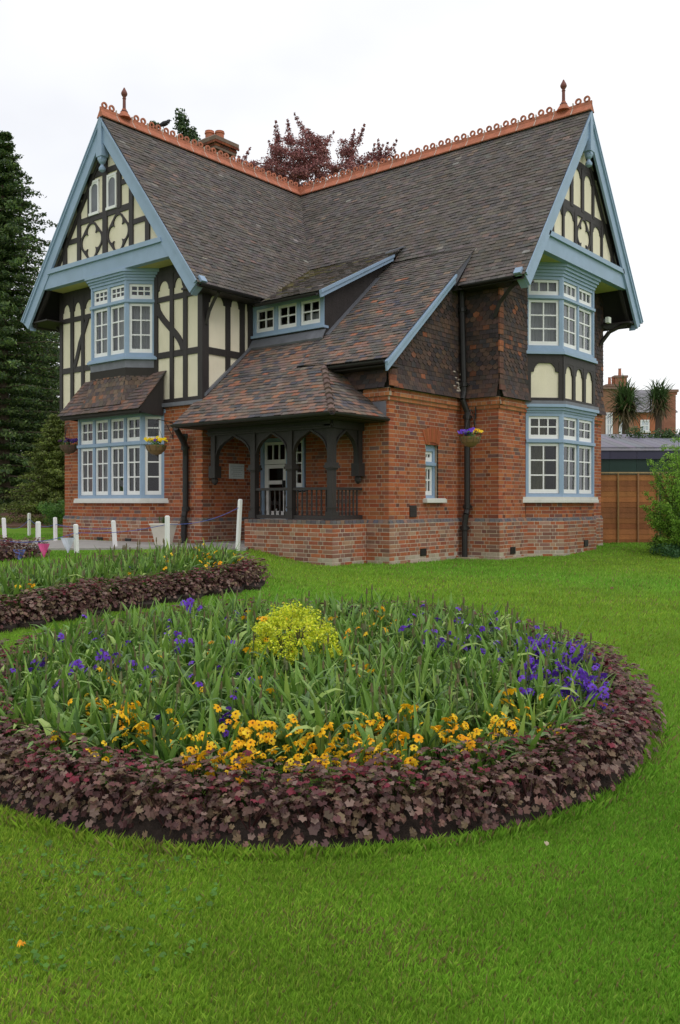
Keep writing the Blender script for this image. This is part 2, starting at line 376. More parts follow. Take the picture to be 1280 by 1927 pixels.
mb.box(4.2, 4.25, -2.2, 2.3, 3.2, 6); mb.box(4.2, 7.25, -2.2, 2.3, 3.15, 3.2); mb.box(4.2, 7.25, -2.2, 2.3, 6, 6.05)
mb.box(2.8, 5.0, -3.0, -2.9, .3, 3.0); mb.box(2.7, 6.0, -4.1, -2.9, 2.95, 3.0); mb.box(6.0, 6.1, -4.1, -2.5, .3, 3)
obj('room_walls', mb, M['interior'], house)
mb = MB(); mb.box(2.4, 6.1, -5.95, -4.1, .25, .33); obj('porch_floor', mb, M['concrete'], house)
each('back_wall', M['mortar'], house, lambda m: m.box(-2.2, 2.6, -1.8, -1.7, 0, 6.3), lambda m: m.box(-2.25, -2.2, -5.7, 2.6, 0, 6.2), lambda m: m.box(-2.25, 7.4, 2.42, 2.5, 0, 6.2))
# ------------------------------------------------------------------ timber framing and cream panels
def panel(F, poly, w0=-.15, w1=0): mb = MB(); mb.fprism(F, poly, w0, w1); return obj('render_panel', mb, M['cream'], house)
def timber(F, u0, u1, z0, z1, w=.035, name='timber'):
    mb = MB(); mb.fbox(F, u0, u1, -.02, w+random.uniform(-.003, .003), z0, z1); return obj(name, mb, M['timber'], house)
def timber_poly(F, poly, w=.03, name='timber'):
    mb = MB(); mb.fprism(F, poly, -.02, w); return obj(name, mb, M['timber'], house)
def arch(F, u0, u1, z0, z1, w=.03, cusp=True, gapl=0, gapr=0, rise=None):
    """black spandrel with a shouldered arched opening between two posts; z0 = springing, z1 = top"""
    c = (u0+u1)/2; hw = (u1-u0)/2; rise = rise or min(hw*1.3, (z1-z0)*.85)
    op = [(u0, z0)]
    if cusp: op += [(u0, z0+rise*.35), (u0+hw*.22, z0+rise*.38)]
    r0 = .78 if cusp else 1
    for k in range(0, 13):
        a = math.pi*(1-k/12); op.append((c+math.cos(a)*hw*r0, z0+rise*(.38 if cusp else 0)+math.sin(a)*rise*(.62 if cusp else 1)))
    if cusp: op += [(u1-hw*.22, z0+rise*.38), (u1, z0+rise*.35)]
    op += [(u1, z0)]
    mb = MB(); n = len(op)
    for k in range(n-1):
        (a, b), (d, e) = op[k], op[k+1]
        if abs(a-d) < 1e-5: continue
        mb.hexa([F(a, -.02, b), F(d, -.02, e), F(d, w, e), F(a, w, b), F(a, -.02, z1), F(d, -.02, z1), F(d, w, z1), F(a, w, z1)])
    obj('arched_spandrel', mb, M['timber'], house)
def curve_brace(F, pts, wd, w=.033):
    P = np.array(pts, float); mb = MB(); T = np.gradient(P, axis=0); T /= np.linalg.norm(T, axis=1)[:, None]; Nn = np.stack([-T[:,1], T[:,0]], 1)*wd/2
    for k in range(len(P)-1):
        q = [P[k]-Nn[k], P[k]+Nn[k], P[k+1]+Nn[k+1], P[k+1]-Nn[k+1]]
        mb.hexa([F(a, -.02, b) for a, b in q]+[F(a, w, b) for a, b in q])
    obj('curved_brace', mb, M['timber'], house)
def quatrefoil(F, c, zc, ru, rz, w=.03):
    n = 64; mb = MB(); inn = []; outr = []
    for k in range(n):
        a = 2*math.pi*k/n; q = abs(math.cos(2*a)); rr = .52+.40*q**.55
        inn.append((c+math.cos(a)*ru*rr*.98, zc+math.sin(a)*rz*rr*.98))
        s_ = (abs(math.cos(a))**1.25+abs(math.sin(a))**1.25)**(-1/1.25); outr.append((c+math.cos(a)*ru*max(s_*1.08, rr+.1), zc+math.sin(a)*rz*max(s_*1.08, rr+.1)))
    for k in range(n):
        j = (k+1) % n; q = [inn[k], outr[k], outr[j], inn[j]]
        mb.hexa([F(a, -.02, b) for a, b in q]+[F(a, w, b) for a, b in q])
    obj('quatrefoil', mb, M['timber'], house)
kA, kB = 1.306, 1.373
# left wing upper storey, front
panel(FA, [(-2.28,3.25),(-.95,3.25),(-.95,6.1),(-2.28,6.1)]); panel(FA, [(1.15,3.25),(2.63,3.25),(2.63,6.1),(1.15,6.1)])
mb = MB(); mb.fbox(FA, -.95, 1.15, -.15, 0, 3.2, 4.1); obj('render_panel', mb, M['timber'], house)
for a, b in ((-2.37,-2.26),(-1.93,-1.81),(-1.5,-1.39),(1.15,1.26),(1.66,1.77),(2.08,2.2)): timber(FA, a, b, 3.25, 6.08)
timber(FA, 2.55, 2.69, 3.2, 5.75, .045, 'corner_post')
for z0, z1 in ((3.2,3.3),(4.17,4.3),(5.36,5.47)):
    timber(FA, -2.36, -.96, z0, z1, .028); timber(FA, 1.16, 2.68, z0, z1, .028)
timber(FA, -2.36, -.97, 5.92, 6.1, .03); timber(FA, 1.16, 2.6, 5.92, 6.1, .03)
for a, b in ((-2.26,-1.93),(-1.81,-1.5),(-1.39,-.95),(1.26,1.66),(1.77,2.08),(2.2,2.55)): arch(FA, a, b, 5.5, 5.93, .025, rise=.3)
curve_brace(FA, [(-1.78+.0*t,4.28+.0) if t == 0 else (-1.80+.42*(t/10)**.8+.25*max(0,(t/10)-.5), 4.28+1.1*t/10) for t in range(11)][:], .11)
curve_brace(FA, [(1.24+.82*(3*(t/12)**2-2*(t/12)**3), 5.33-1.05*t/12) for t in range(13)], .13)
# side of the left wing
panel(FAs, [(-5.85,3.1),(-4.25,4.6),(-4.25,6.0),(-5.85,6.0)], -.15, 0)
def pz(y): return 3.684+.86*(y+5.38)
mb = MB(); mb.fbox(FAs, -5.945, -5.77, -.02, .045, 3.2, 5.6); obj('corner_post', mb, M['timber'], house)
for a, b in ((-5.28,-5.16),(-4.87,-4.74),(-4.63,-4.5)): timber(FAs, a, b, pz(a)+.05, 5.6)
timber(FAs, -5.78, -4.5, 4.16, 4.3, .03); timber(FAs, -5.78, -4.5, 5.47, 5.62, .03)
for a, b in ((-5.77,-5.28),(-5.16,-4.87),(-4.74,-4.63)): arch(FAs, a, b, 5.1, 5.5, .025, rise=.3)
# left gable pediment
FAg = frame(0, -6.29, 1, 0, 0, -1); FBg = frame(8.12, 0, 0, 1, 1, 0)
def gz(k, x): return 9.38-k*abs(x)
def tri(F, k, hw, z0, m='cream', w0=-.1, w1=0): return panel(F, [(-hw, z0), (hw, z0), (0, z0+k*hw)], w0, w1)
tri(FAg, kA, 2.2, 6.42); tri(FBg, kB, 2.12, 6.42)
def gpost(F, k, a, b, z0, z1=99): m_ = max(abs(a), abs(b)); timber_poly(F, [(a, z0), (b, z0), (b, min(z1, gz(k, b)-.1)), (a, min(z1, gz(k, a)-.1))], .035+random.uniform(-.003,.003))
def grail(F, k, z0, z1, a=None, b=None):
    h0, h1 = (9.3-z0)/k, (9.3-z1)/k
    a0, a1 = (-h0, -h1) if a is None else (a, a); b0, b1 = (h0, h1) if b is None else (b, b)
    timber_poly(F, [(a0, z0), (b0, z0), (b1, z1), (a1, z1)], .028)
for a, b in ((-1.65,-1.50),(-1.08,-.96),(-.13,.03),(.80,.93),(1.34,1.48)): gpost(FAg, kA, a, b, 6.42, 9.2 if abs(a) < .2 else 99)
gpost(FAg, kA, -.68, -.56, 7.45, 8.35); gpost(FAg, kA, .40, .52, 7.45, 8.35)
grail(FAg, kA, 8.30, 8.42); grail(FAg, kA, 7.36, 7.49, -1.08, .93); grail(FAg, kA, 7.0, 7.11, -1.85, -1.0); grail(FAg, kA, 7.0, 7.11, .85, 1.75)
grail(FAg, kA, 7.93, 8.04, -1.1, -.6); grail(FAg, kA, 7.93, 8.04, .46, 1.0)
quatrefoil(FAg, -.545, 6.93, .40, .42); quatrefoil(FAg, .415, 6.93, .38, .42)
for a, b in ((-1.52,-1.38),(-.98,-.90),(-.40,-.28),(.40,.52),(.98,1.06),(1.56,1.68)): gpost(FBg, kB, a, b, 6.42, 7.3)
for a, b in ((-.60,-.48),(.0-.06,.06),(.5,.6)): gpost(FBg, kB, a, b, 7.35, 8.3)
grail(FBg, kB, 8.26, 8.40); grail(FBg, kB, 7.24, 7.42)
quatrefoil(FBg, 0.06, 6.84, .34, .40)
for a, b in ((-1.38,-.98),(-.90,-.40),(.52,.98),(1.06,1.56)): arch(FBg, a, b, 6.98, 7.26, .024, rise=.24)
for a, b in ((-1.0,-.60),(-.48,-.06),(.06,.5),(.6,1.0)):
    if abs(a) < .9 and abs(b) < .9: arch(FBg, a, b, 7.98, 8.28, .024, rise=.24)
# pediment edges, beams, soffits, bargeboards, pendants
def gable_trim(F0, Fw, k, half, foot, wb, wg):
    """F0 frame at wall; wb bargeboard offset; wg pediment offset"""
    for sg in (-1, 1):
        top, bot = 9.50, foot; L = math.hypot(half, top-bot); ux, uz = sg*half/L, (bot-top)/L; nx, nz_ = -uz*sg*-1*-1, 0
        dn = np.array([-sg*abs(uz), -abs(ux)])   # inward perpendicular (down and towards the middle)
        A = np.array([0, top]); B = np.array([sg*half, bot]); wd = .30
        inner0 = np.array([0, top-wd/abs(ux)*1.0]); Bi = B+dn*wd
        mb = MB(); mb.fprism(F0, [tuple(A-[0,.03]), tuple(B+[0,-.03]), tuple(Bi+[sg*.02,-.02]), tuple(inner0)], wb-.05, wb); obj('bargeboard', mb, M['blue'], house)
        mb = MB(); o = dn*.075; mb.fprism(F0, [tuple(A-[0,.035]), tuple(B+[0,-.02]), tuple(B+o), (0, top-.075/abs(ux))], wb, wb+.035)
        mb.fprism(F0, [(0, top-.02), (sg*(half+.03), bot-.0), (sg*(half+.03)+dn[0]*.03, bot+dn[1]*.03), (0, top-.06)], wb+.03, wb+.05)
        obj('bargeboard_moulding', mb, M['blue'], house)
        mb = MB(); mb.fprism(F0, [tuple(A-[0,.5]), tuple(Bi+[0,.05]), tuple(Bi+dn*.07+[0,.05]), (0, top-.64)], wg-.02, wg+.045); obj('verge_rafter', mb, M['timber'], house)
        # kicked foot block
        mb = MB(); mb.fprism(F0, [tuple(B+[sg*.09,.0]), tuple(B+[0,-.05]), tuple(Bi+[-sg*.0,-.05]), tuple(Bi+[sg*.02,.12]), tuple(B+[sg*.0,.12])], wb-.2, wb-.052); obj('eaves_block', mb, M['blue'], house)
    mb = MB(); mb.fbox(F0, -.065, .065, wb-.1, wb+.045, 8.55, 9.43); mb.fbox(F0, -.1, .1, wb-.12, wb+.06, 8.62, 8.86)
    c = F0(0, wb-.03, 0); mb.lathe([(.03,8.3),(.07,8.33),(.075,8.38),(.04,8.43),(.03,8.46),(.07,8.5),(.09,8.56),(.05,8.6)], (c[0], c[1], 0), n=12); obj('gable_pendant', mb, M['blue'], house, False)
    h = (9.25-6.5)/k+.02
    mb = MB(); mb.fprism(F0, [(-h-.12, 6.08), (h+.12, 6.08), (h-.15, 6.44), (-h+.15, 6.44)], wg, wg+.14); mb.fprism(F0, [(-h+.08, 6.40), (h-.08, 6.40), (h-.13, 6.5), (-h+.13, 6.5)], wg, wg+.19)
    obj('bressummer', mb, M['blue'], house)
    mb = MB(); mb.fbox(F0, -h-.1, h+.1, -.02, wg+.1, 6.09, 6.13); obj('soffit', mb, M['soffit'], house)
gable_trim(FA, FAg, kA, 3.1, 5.45, .55, .39); gable_trim(FB, FBg, kB, 2.95, 5.45, .81, .62)
# ------------------------------------------------------------------ windows
def sash(F, u0, u1, z0, z1, cols, rows, w, root, glass=None, bar=.028, sf=.052):
    mb = MB(); a, b = w-.045, w
    mb.fbox(F, u0, u1, a, b, z0, z0+sf*1.6); mb.fbox(F, u0, u1, a, b, z1-sf, z1)
    mb.fbox(F, u0, u0+sf, a+.002, b-.002, z0+sf*1.6, z1-sf); mb.fbox(F, u1-sf, u1, a+.002, b-.002, z0+sf*1.6, z1-sf)
    iu0, iu1, iz0, iz1 = u0+sf, u1-sf, z0+sf*1.6, z1-sf
    cw = (iu1-iu0-(cols-1)*bar)/cols; ch = (iz1-iz0-(rows-1)*bar)/rows
    for i in range(1, cols): u = iu0+i*cw+(i-1)*bar; mb.fbox(F, u, u+bar, a+.006, b-.006, iz0, iz1)
    for j in range(1, rows): z = iz0+j*ch+(j-1)*bar; mb.fbox(F, iu0, iu1, a+.008, b-.008, z, z+bar)
    obj('sash', mb, M['white'], root)
    for i in range(cols):
        for j in range(rows):
            u = iu0+i*(cw+bar); z = iz0+j*(ch+bar); t1, t2 = random.uniform(-.004,.004), random.uniform(-.004,.004)
            mb = MB(); P = [F(u, w-.028+t1, z), F(u+cw, w-.028-t1, z), F(u+cw, w-.028-t1+t2, z+ch), F(u, w-.028+t1+t2, z+ch)]
            mb.add(P, [[0,1,2,3]]); m = M['glass']
            if glass: m = glass[(i+2*j) % len(glass)]
            o = obj('pane', mb, m, root)
            o.location = (0, 0, 0)
def light_face(F, L, z0, zt, z1, nl, lo, up, root, edge=.06, mull=.075, upg=None, corner=(0,0)):
    """one face of a window: blue frame with nl lights, transom at zt"""
    mb = MB(); T = .11
    mb.fbox(F, 0, L, -T, .0, z0, z0+.07); mb.fbox(F, 0, L, -T, .0, z1-.07, z1)
    if zt: mb.fbox(F, 0, L, -T, .0, zt-.045, zt+.045); mb.fbox(F, -corner[0], L+corner[1], -.02, .035, zt-.03, zt+.03)
    w = (L-2*edge-(nl-1)*mull)/nl; xs_ = [edge+i*(w+mull) for i in range(nl)]
    zz = [(z0+.07, (zt-.045) if zt else z1-.07)]+([(zt+.045, z1-.07)] if zt else [])
    for q in [0]+xs_: pass
    for za, zb in zz:
        mb.fbox(F, 0, edge, -T+.001, -.001, za, zb); mb.fbox(F, L-edge, L, -T+.001, -.001, za, zb)
        for i in range(1, nl): mb.fbox(F, xs_[i]-mull, xs_[i], -T+.001, -.001, za, zb)
    obj('window_frame', mb, M['blue'], root)
    for x in xs_:
        sash(F, x+.004, x+w-.004, zz[0][0]+.004, zz[0][1]-.004, lo[0], lo[1], -.03, root)
        if zt: sash(F, x+.004, x+w-.004, zz[1][0]+.004, zz[1][1]-.004, up[0], up[1], -.03, root, upg)
def bay(b, z0, zt, z1, nf, nc, lo, up, name='bay_window', upg=None, loc=None, upc=None, sidelo=None, corn=.0):
    root = empty(name, parent=house); P, fs = bayfaces(b)
    for k, (F, L) in enumerate(fs):
        light_face(F, L, z0, zt, z1, (nf if k == 1 else nc), lo if k == 1 or not sidelo else sidelo[0], up if k == 1 or not sidelo else sidelo[1], root, upg=upg, corner=(.014 if k else 0, .014 if k < 2 else 0))
    # corner posts
    F = b['F']
    for k in (1, 2):
        u, w = P[k]; s_ = 1 if k == 1 else -1; mb = MB()
        mb.slab(F, [(u, w+.012), (u+s_*.05, w+.012), (u+s_*.05, w-.09), (u-s_*.0, w-.09), (u-s_*.045, w-.045)], z0+.001, z1-.001); obj('corner_mullion', mb, M['blue'], root)
    return root
def ring(b, d0, d1): P0, _ = bayfaces(b, d0); P1, _ = bayfaces(b, d1); return P0, P1
def bayslab(b, d, z0, z1, m, name, root, inner=None):
    P, _ = bayfaces(b, d); mb = MB(); mb.slab(b['F'], P, z0, z1); return obj(name, mb, m, root)
# lower bay, left gable
r = bay(BAYA, 1.22, 2.39, 3.02, 4, 1, (2,3), (2,2), sidelo=((1,3),(1,2)))
bayslab(BAYA, .10, 1.12, 1.18, M['stone'], 'sill', r); bayslab(BAYA, .085, 1.18, 1.22, M['stone'], 'sill', r); bayslab(BAYA, .035, 3.02, 3.1, M['blue'], 'cornice', r)
# upper bay, left gable
GL = [M['glass_plum'], M['glass_amber'], M['glass_blue'], M['glass_blue'], M['glass'], M['glass_amber']]
r = bay(BAYA2, 4.25, 5.42, 5.86, 2, 1, (2,3), (3,2), upg=GL)
for d, a, b_ in ((.09,4.17,4.22),(.06,4.22,4.25)): bayslab(BAYA2, d, a, b_, M['blue'], 'sill', r)
for d, a, b_ in ((.03,5.86,5.92),(.06,5.92,5.97),(.1,5.97,6.02),(.14,6.02,6.09)): bayslab(BAYA2, d, a, b_, M['blue'], 'cornice', r)
bayslab(BAYA2, .02, 3.98, 4.17, M['lead'], 'lead_apron', r)
# bays of the right gable
r = bay(BAYB, 1.25, 2.41, 3.0, 2, 1, (2,3), (2,2), sidelo=((2,3),(3,2)))
bayslab(BAYB, .10, 1.13, 1.19, M['stone'], 'sill', r); bayslab(BAYB, .085, 1.19, 1.25, M['stone'], 'sill', r)
for d, a, b_ in ((.02,3.0,3.05),(.06,3.05,3.11),(.11,3.11,3.17)): bayslab(BAYB, d, a, b_, M['blue'], 'cornice', r)
bayslab(BAYB, .10, 3.17, 3.24, M['lead'], 'lead_flashing', r)
r = bay(BAYB, 4.33, 5.40, 5.84, 2, 1, (2,3), (3,1))
for d, a, b_ in ((.08,4.21,4.27),(.05,4.27,4.33)): bayslab(BAYB, d, a, b_, M['blue'], 'sill', r)
for d, a, b_ in ((.03,5.84,5.90),(.06,5.90,5.96),(.1,5.96,6.02),(.14,6.02,6.09)): bayslab(BAYB, d, a, b_, M['blue'], 'cornice', r)
# timbered band between the two right bays
P, fs = bayfaces(BAYB)
for k, (F, L) in enumerate(fs):
    panel(F, [(0,3.2),(L,3.2),(L,4.22),(0,4.22)], -.1, -.01)
    tm = lambda a, b_, z0, z1, w=.03: timber(F, a, b_, z0, z1, w)
    tm(0, L, 3.23, 3.31, .026); tm(0, L, 4.03, 4.22, .026)
    if k != 1: ops = [(.1, L-.08)]
    else: ops = [(.09,.48),(.6,1.0),(1.12,L-.09)]
    e = 0
    for a, b_ in ops: tm(e, a, 3.3, 4.05); arch(F, a, b_, 3.72, 4.06, .024, rise=.34 if k != 1 else .28); e = b_
    tm(e, L, 3.3, 4.05)
# curtains and room glimpses
def cloth(F, u0, u1, z0, z1, w, m, name='curtain', n=26, amp=.02):
    mb = MB(); u = np.linspace(u0, u1, n)
    for k in range(n-1):
        wa, wb = w+amp*math.sin(k*1.7), w+amp*math.sin((k+1)*1.7)
        mb.hexa([F(u[k], wa, z0), F(u[k+1], wb, z0), F(u[k+1], wb-.006, z0), F(u[k], wa-.006, z0), F(u[k], wa, z1), F(u[k+1], wb, z1), F(u[k+1], wb-.006, z1), F(u[k], wa-.006, z1)])
    return obj(name, mb, m, house)
P, fs = bayfaces(BAYA2)
for F, L in fs: cloth(F, .06, L-.06, 4.3, 5.8, -.2, M['net'], 'net_curtain')
P, fs = bayfaces(BAYB)
for F, L in fs: cloth(F, .06, L-.06, 4.4, 5.8, -.2, M['net'], 'net_curtain')
cloth(fs[0][0], .0, .52, 1.3, 3.0, -.28, M['curtain_green']); cloth(fs[1][0], 1.2, 1.55, 1.3, 3.0, -.3, M['curtain_green'])
P, fs = bayfaces(BAYA)
cloth(fs[1][0], .05, .5, 1.25, 3.0, -.25, M['curtain_red']); cloth(fs[1][0], .5, .95, 1.25, 3.0, -.3, M['net'])
# small arched window in the corner block
r = empty('window', parent=house)
light_face(FN_ := frame(6.58, -3.79, 0, 1, 1, 0), .42, 1.2, 1.88, 2.2, 1, (2,2), (2,1), r, edge=.06)
mb = MB(); mb.fprism(frame(6.58, -3.58, 0, 1, 1, 0), [(-.21,2.2),(.21,2.2),(.14,2.26),(0,2.285),(-.14,2.26)], -.1, 0); obj('window_head', mb, M['blue'], r)
mb = MB(); mb.fbox(FN, -3.9, -3.2, -.08, .1, 1.13, 1.2); mb.fbox(FN, -3.88, -3.22, -.08, .085, 1.2, 1.215); obj('sill', mb, M['stone'], r)
mb = MB()
for k in range(9):
    a0 = math.pi/2+R(24)-k*R(48)/9; a1 = a0-R(48)/9+R(.6); q = [(-3.58+math.cos(a)*rr, 1.74+math.sin(a)*rr*1.0) for rr, a in ((.56,a0),(.84,a0),(.84,a1),(.56,a1))]
    mb.fprism(FN, q, -.02, .012+random.uniform(0,.004), vary((.36,.105,.045), .12))
obj('brick_arch', mb, M['brick'], house)
# gable casements (louvred lancets) and the dormer
for x in (-.53, .1):
    F = frame(x-.07-.0, -6.30, 1, 0, 0, -1); r = empty('window', parent=house)
    mb = MB(); h = .70; b0 = 7.52; W_ = .33
    mb.fbox(F, 0, .045, -.03, .03, b0, b0+h); mb.fbox(F, W_-.035, W_, -.03, .03, b0, b0+h); mb.fbox(F, -.015, W_+.015, -.03, .045, b0-.04, b0+.02); mb.fbox(F, 0, W_, -.03, .028, b0+h-.02, b0+h+.03)
    obj('window_frame', mb, M['white'], r)
    mb = MB()
    pts = [(.045, b0+h-.2)]+[(W_/2-.0-math.cos(math.pi*k/10)*(W_/2-.04), b0+h-.2+math.sin(math.pi*k/10)**.8*.15) for k in range(11)]
    for k in range(1, len(pts)-1):
        (a, b_), (d, e) = pts[k], pts[k+1]; mb.hexa([F(a, 0, b_), F(d, 0, e), F(d, .018, e), F(a, .018, b_), F(a, 0, b0+h), F(d, 0, b0+h), F(d, .018, b0+h), F(a, .018, b0+h)])
    obj('window_tracery', mb, M['white'], r)
    mb = MB(); mb.add([F(.045,.005,b0), F(W_-.035,.003,b0), F(W_-.035,.006,b0+h), F(.045,.004,b0+h)], [[0,1,2,3]]); obj('pane', mb, M['lead'], r)
r = empty('dormer', parent=house)
F = frame(2.66, -4.5, 1, 0, 0, -1)
light_face(F, 2.02, 4.68, None, 5.32, 3, (2,2), None, r, edge=.1, mull=.1)
mb = MB(); mb.fbox(F, -.02, 2.06, -.1, .07, 4.63, 4.68); obj('sill', mb, M['blue'], r)
mb = MB(); mb.box(2.66,4.68,-4.5,-4.4,4.2,4.66); obj('dormer_sill_wall', mb, M['timber'], r)
mb = MB(); mb.prism([(2.66,-4.505,4.60),(2.66,-4.525,4.60),(2.66,-4.64,4.415),(2.66,-4.62,4.38)], (2.08,0,0)); obj('lead_apron', mb, M['lead'], r)
mb = MB(); mb.prism([(4.6,-4.48,4.3),(4.6,-4.48,5.3),(4.6,-2.3,6.42),(4.6,-2.3,6.3)], (.09,0,0)); obj('dormer_cheek', mb, M['timber'], r)
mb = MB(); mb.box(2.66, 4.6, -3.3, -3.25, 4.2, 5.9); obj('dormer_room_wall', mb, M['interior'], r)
cloth(F, 1.42, 1.95, 4.7, 5.0, -.15, M['net'], 'net_curtain')
# ------------------------------------------------------------------ roofs
tiles = []; hung = []
CM = [(.128,.110,.102),(.115,.100,.094),(.142,.122,.111),(.10,.089,.086),(.142,.117,.100),(.122,.107,.101),(.125,.104,.092)]
CL = [(.18,.13,.11),(.20,.135,.108),(.155,.122,.108),(.125,.105,.105),(.085,.082,.095),(.225,.135,.10),(.19,.15,.13),(.31,.13,.08),(.27,.145,.105),(.08,.078,.09),(.20,.13,.105),(.24,.16,.13),(.17,.125,.105)]
def tile_slope(O, U, S, s0, s1, left, right, colf, g=.1, w=.165, store=None, off=0):
    O, U, S = (np.array(q, float) for q in (O, U, S)); U /= np.linalg.norm(U); S /= np.linalg.norm(S); Nn = np.cross(U, S)
    if Nn[2] < 0: Nn = -Nn
    store = tiles if store is None else store; row = 0; s = s0
    while s < s1-.02:
        sb, st = s, min(s+g+.035, s1+.03); rr = random.uniform(-.004, .004)
        la, lb, ra, rb = left(sb), left(min(st, s1)), right(sb), right(min(st, s1)); u = min(la, lb)-(w/2 if row % 2 else 0)-off % w; mxr = max(ra, rb)
        u = math.floor(u/w)*w+(w/2 if row % 2 else 0)
        while u < mxr:
            a, b = u+.002, u+w-.002; a0, a1 = max(a, la), max(a, lb); b0, b1 = min(b, ra), min(b, rb); u += w
            if b0-a0 < .01 and b1-a1 < .01: continue
            b0, b1 = max(b0, a0+.002), max(b1, a1+.002)
            lift = .026+random.uniform(-.005, .008); tl = random.uniform(-.004, .004); ss = sb+rr+random.uniform(-.004, .004)
            P = []
            for h in (0, 1):
                for (uu, sv, e) in ((a0, ss, 0), (b0, ss, 1), (b1, st, 2), (a1, st, 3)):
                    hh = (lift+(tl if e == 1 else 0) if e < 2 else .012)-(.014 if h == 0 else 0)
                    P.append(O+U*uu+S*sv+Nn*hh)
            store.append((np.array(P), BF, np.array(vary(colf((a0+b0)/2, sb), .15))))
        s += g; row += 1
def slabroof(name, poly, th=.1):
    p = [np.array(q, float) for q in poly]; mb = MB(); mb.prism([q-np.array([0,0,.012]) for q in p], (0, 0, -th)); return obj(name, mb, M['felt'], roof)
roof = empty('roof', parent=house)
def cm(u, s):
    c = random.choice(CM); r_ = random.random()
    if r_ < .02: c = (.19,.135,.11)
    elif r_ < .027: c = (.24,.22,.20)
    return c
# left wing, right slope
sA = np.array([-3.1, 0, 4.05]); LA = math.hypot(3.1, 4.05)
def yv(x): return -x*kA/kB
slabroof('roof_slope', [(0,-6.43,9.5),(3.1,-6.43,5.45),(3.1,-2.95,5.45),(0,0,9.5)])
def Aright(s):      # u = y direction; valley limit; dormer roof covers low part
    x = 3.1*(1-s/LA); return yv(x)+.03
tile_slope((3.1,0,5.45), (0,1,0), sA, -.06, LA-.02, lambda s: -6.47, Aright, cm)
# right wing, front slope
sB = np.array([0, 2.95, 4.05]); LB = math.hypot(2.95, 4.05)
def Bleft(s): y = -2.95*(1-s/LB); return -y*kB/kA-.03
slabroof('roof_slope', [(0,0,9.5),(8.29,0,9.5),(8.29,-2.95,5.45),(3.1,-2.95,5.45)])
YT = -2.318; XV = 6.88; sbrk = (1-2.7/2.95)*LB; sdorm = (1-2.06/2.95)*LB
def Bl2(s):
    if s < (1+YT/2.95)*LB: return XV
    if s < sdorm: return 4.82
    return Bleft(s)
def cb(u, s):
    c = cm(u, s)
    return random.choice(CL) if s < 1.4 and 4.6 < u < 7.2 and random.random() < .35*(1-s/1.4) else c
tile_slope((0,-2.95,5.45), (1,0,0), sB, -.06, LB-.02, Bl2, lambda s: 8.33, cb)
# far slopes
slabroof('roof_slope', [(0,-6.43,9.5),(-3.1,-6.43,5.45),(-3.1,3.2,5.45),(0,3.2,9.5)]); slabroof('roof_slope', [(0,0,9.5),(8.29,0,9.5),(8.29,2.95,5.45),(0,2.95,5.45)])
tile_slope((-3.1,0,5.45), (0,-1,0), (3.1,0,4.05), -.05, LA-.02, lambda s: 5.6, lambda s: 6.47, cm)
tile_slope((0,2.95,5.45), (-1,0,0), (0,-2.95,4.05), -.05, LB-.02, lambda s: -8.33, lambda s: -7.4, cm)
# catslide and porch roof
q = .86; c1 = math.hypot(1, q); Y0 = -6.55; YF = -5.38; YT = -2.318; XV = 6.88; XE = 6.6
def cl(u, s): return random.choice(CL) if random.random() < .8 else random.choice(CM)
def cl2(u, s): return random.choice(CL) if random.random() < .75*max(0, 1-max(0, s-.4)/3.0) else random.choice(CM)
slabroof('roof_slope', [(4.68,YT,pz(YT)),(XV-.02,YT,pz(YT)),(XV-.02,YF+.02,pz(YF)),(4.68,YF+.02,pz(YF))], .07)
tile_slope((0,YF,pz(YF)), (1,0,0), (0,1,q), .0, (YT-YF)*c1, lambda s: 5.5 if s < .02 else 4.70, lambda s: XV+.02, cl2)
slabroof('roof_slope', [(2.66,-4.5,pz(-4.5)),(4.75,-4.5,pz(-4.5)),(4.75,YF,pz(YF)),(2.66,YF,pz(YF))], .07)
tile_slope((0,YF,pz(YF)), (1,0,0), (0,1,q), .0, (-4.5-YF)*c1, lambda s: 2.72, lambda s: 4.70, cl)
ex = XE-(YF-Y0)
slabroof('roof_slope', [(2.68,YF,pz(YF)),(ex,YF,pz(YF)),(XE-.02,Y0+.02,pz(Y0)),(2.55,Y0+.02,pz(Y0)),(2.55,-5.93,pz(-5.93)),(2.68,-5.93,pz(-5.93))], .07)
tile_slope((0,Y0,pz(Y0)), (1,0,0), (0,1,q), -.03, (YF-Y0)*c1, lambda s: 2.53 if s < .55*c1 else 2.72, lambda s: XE-s/c1, cl)
slabroof('roof_slope', [(XE-.02,Y0+.02,pz(Y0)),(XE-.02,-5.02,pz(Y0)),(ex,-5.02,pz(YF)),(ex,YF,pz(YF))], .07)
tile_slope((XE,0,pz(Y0)), (0,1,0), (-1,0,q), -.03, (YF-Y0)*c1, lambda s: Y0+s/c1, lambda s: -5.01, cl)
# dormer roof
slabroof('roof_slope', [(3.15,-4.75,5.32),(4.80,-4.75,5.32),(4.80,-2.06,6.67),(2.17,-2.06,6.67)], .07)
def Dl(s): z = 5.3+s*.5/math.hypot(1,.5); return (9.5-z)/kA+.0
tile_slope((0,-4.78,5.3), (1,0,0), (0,1,.505), 0, 3.02, Dl, lambda s: 4.84, lambda u, s: (.19,.165,.07) if random.random() < .35*max(0, 1-(u-2.6)/1.2)+.04 else cm(u, s))
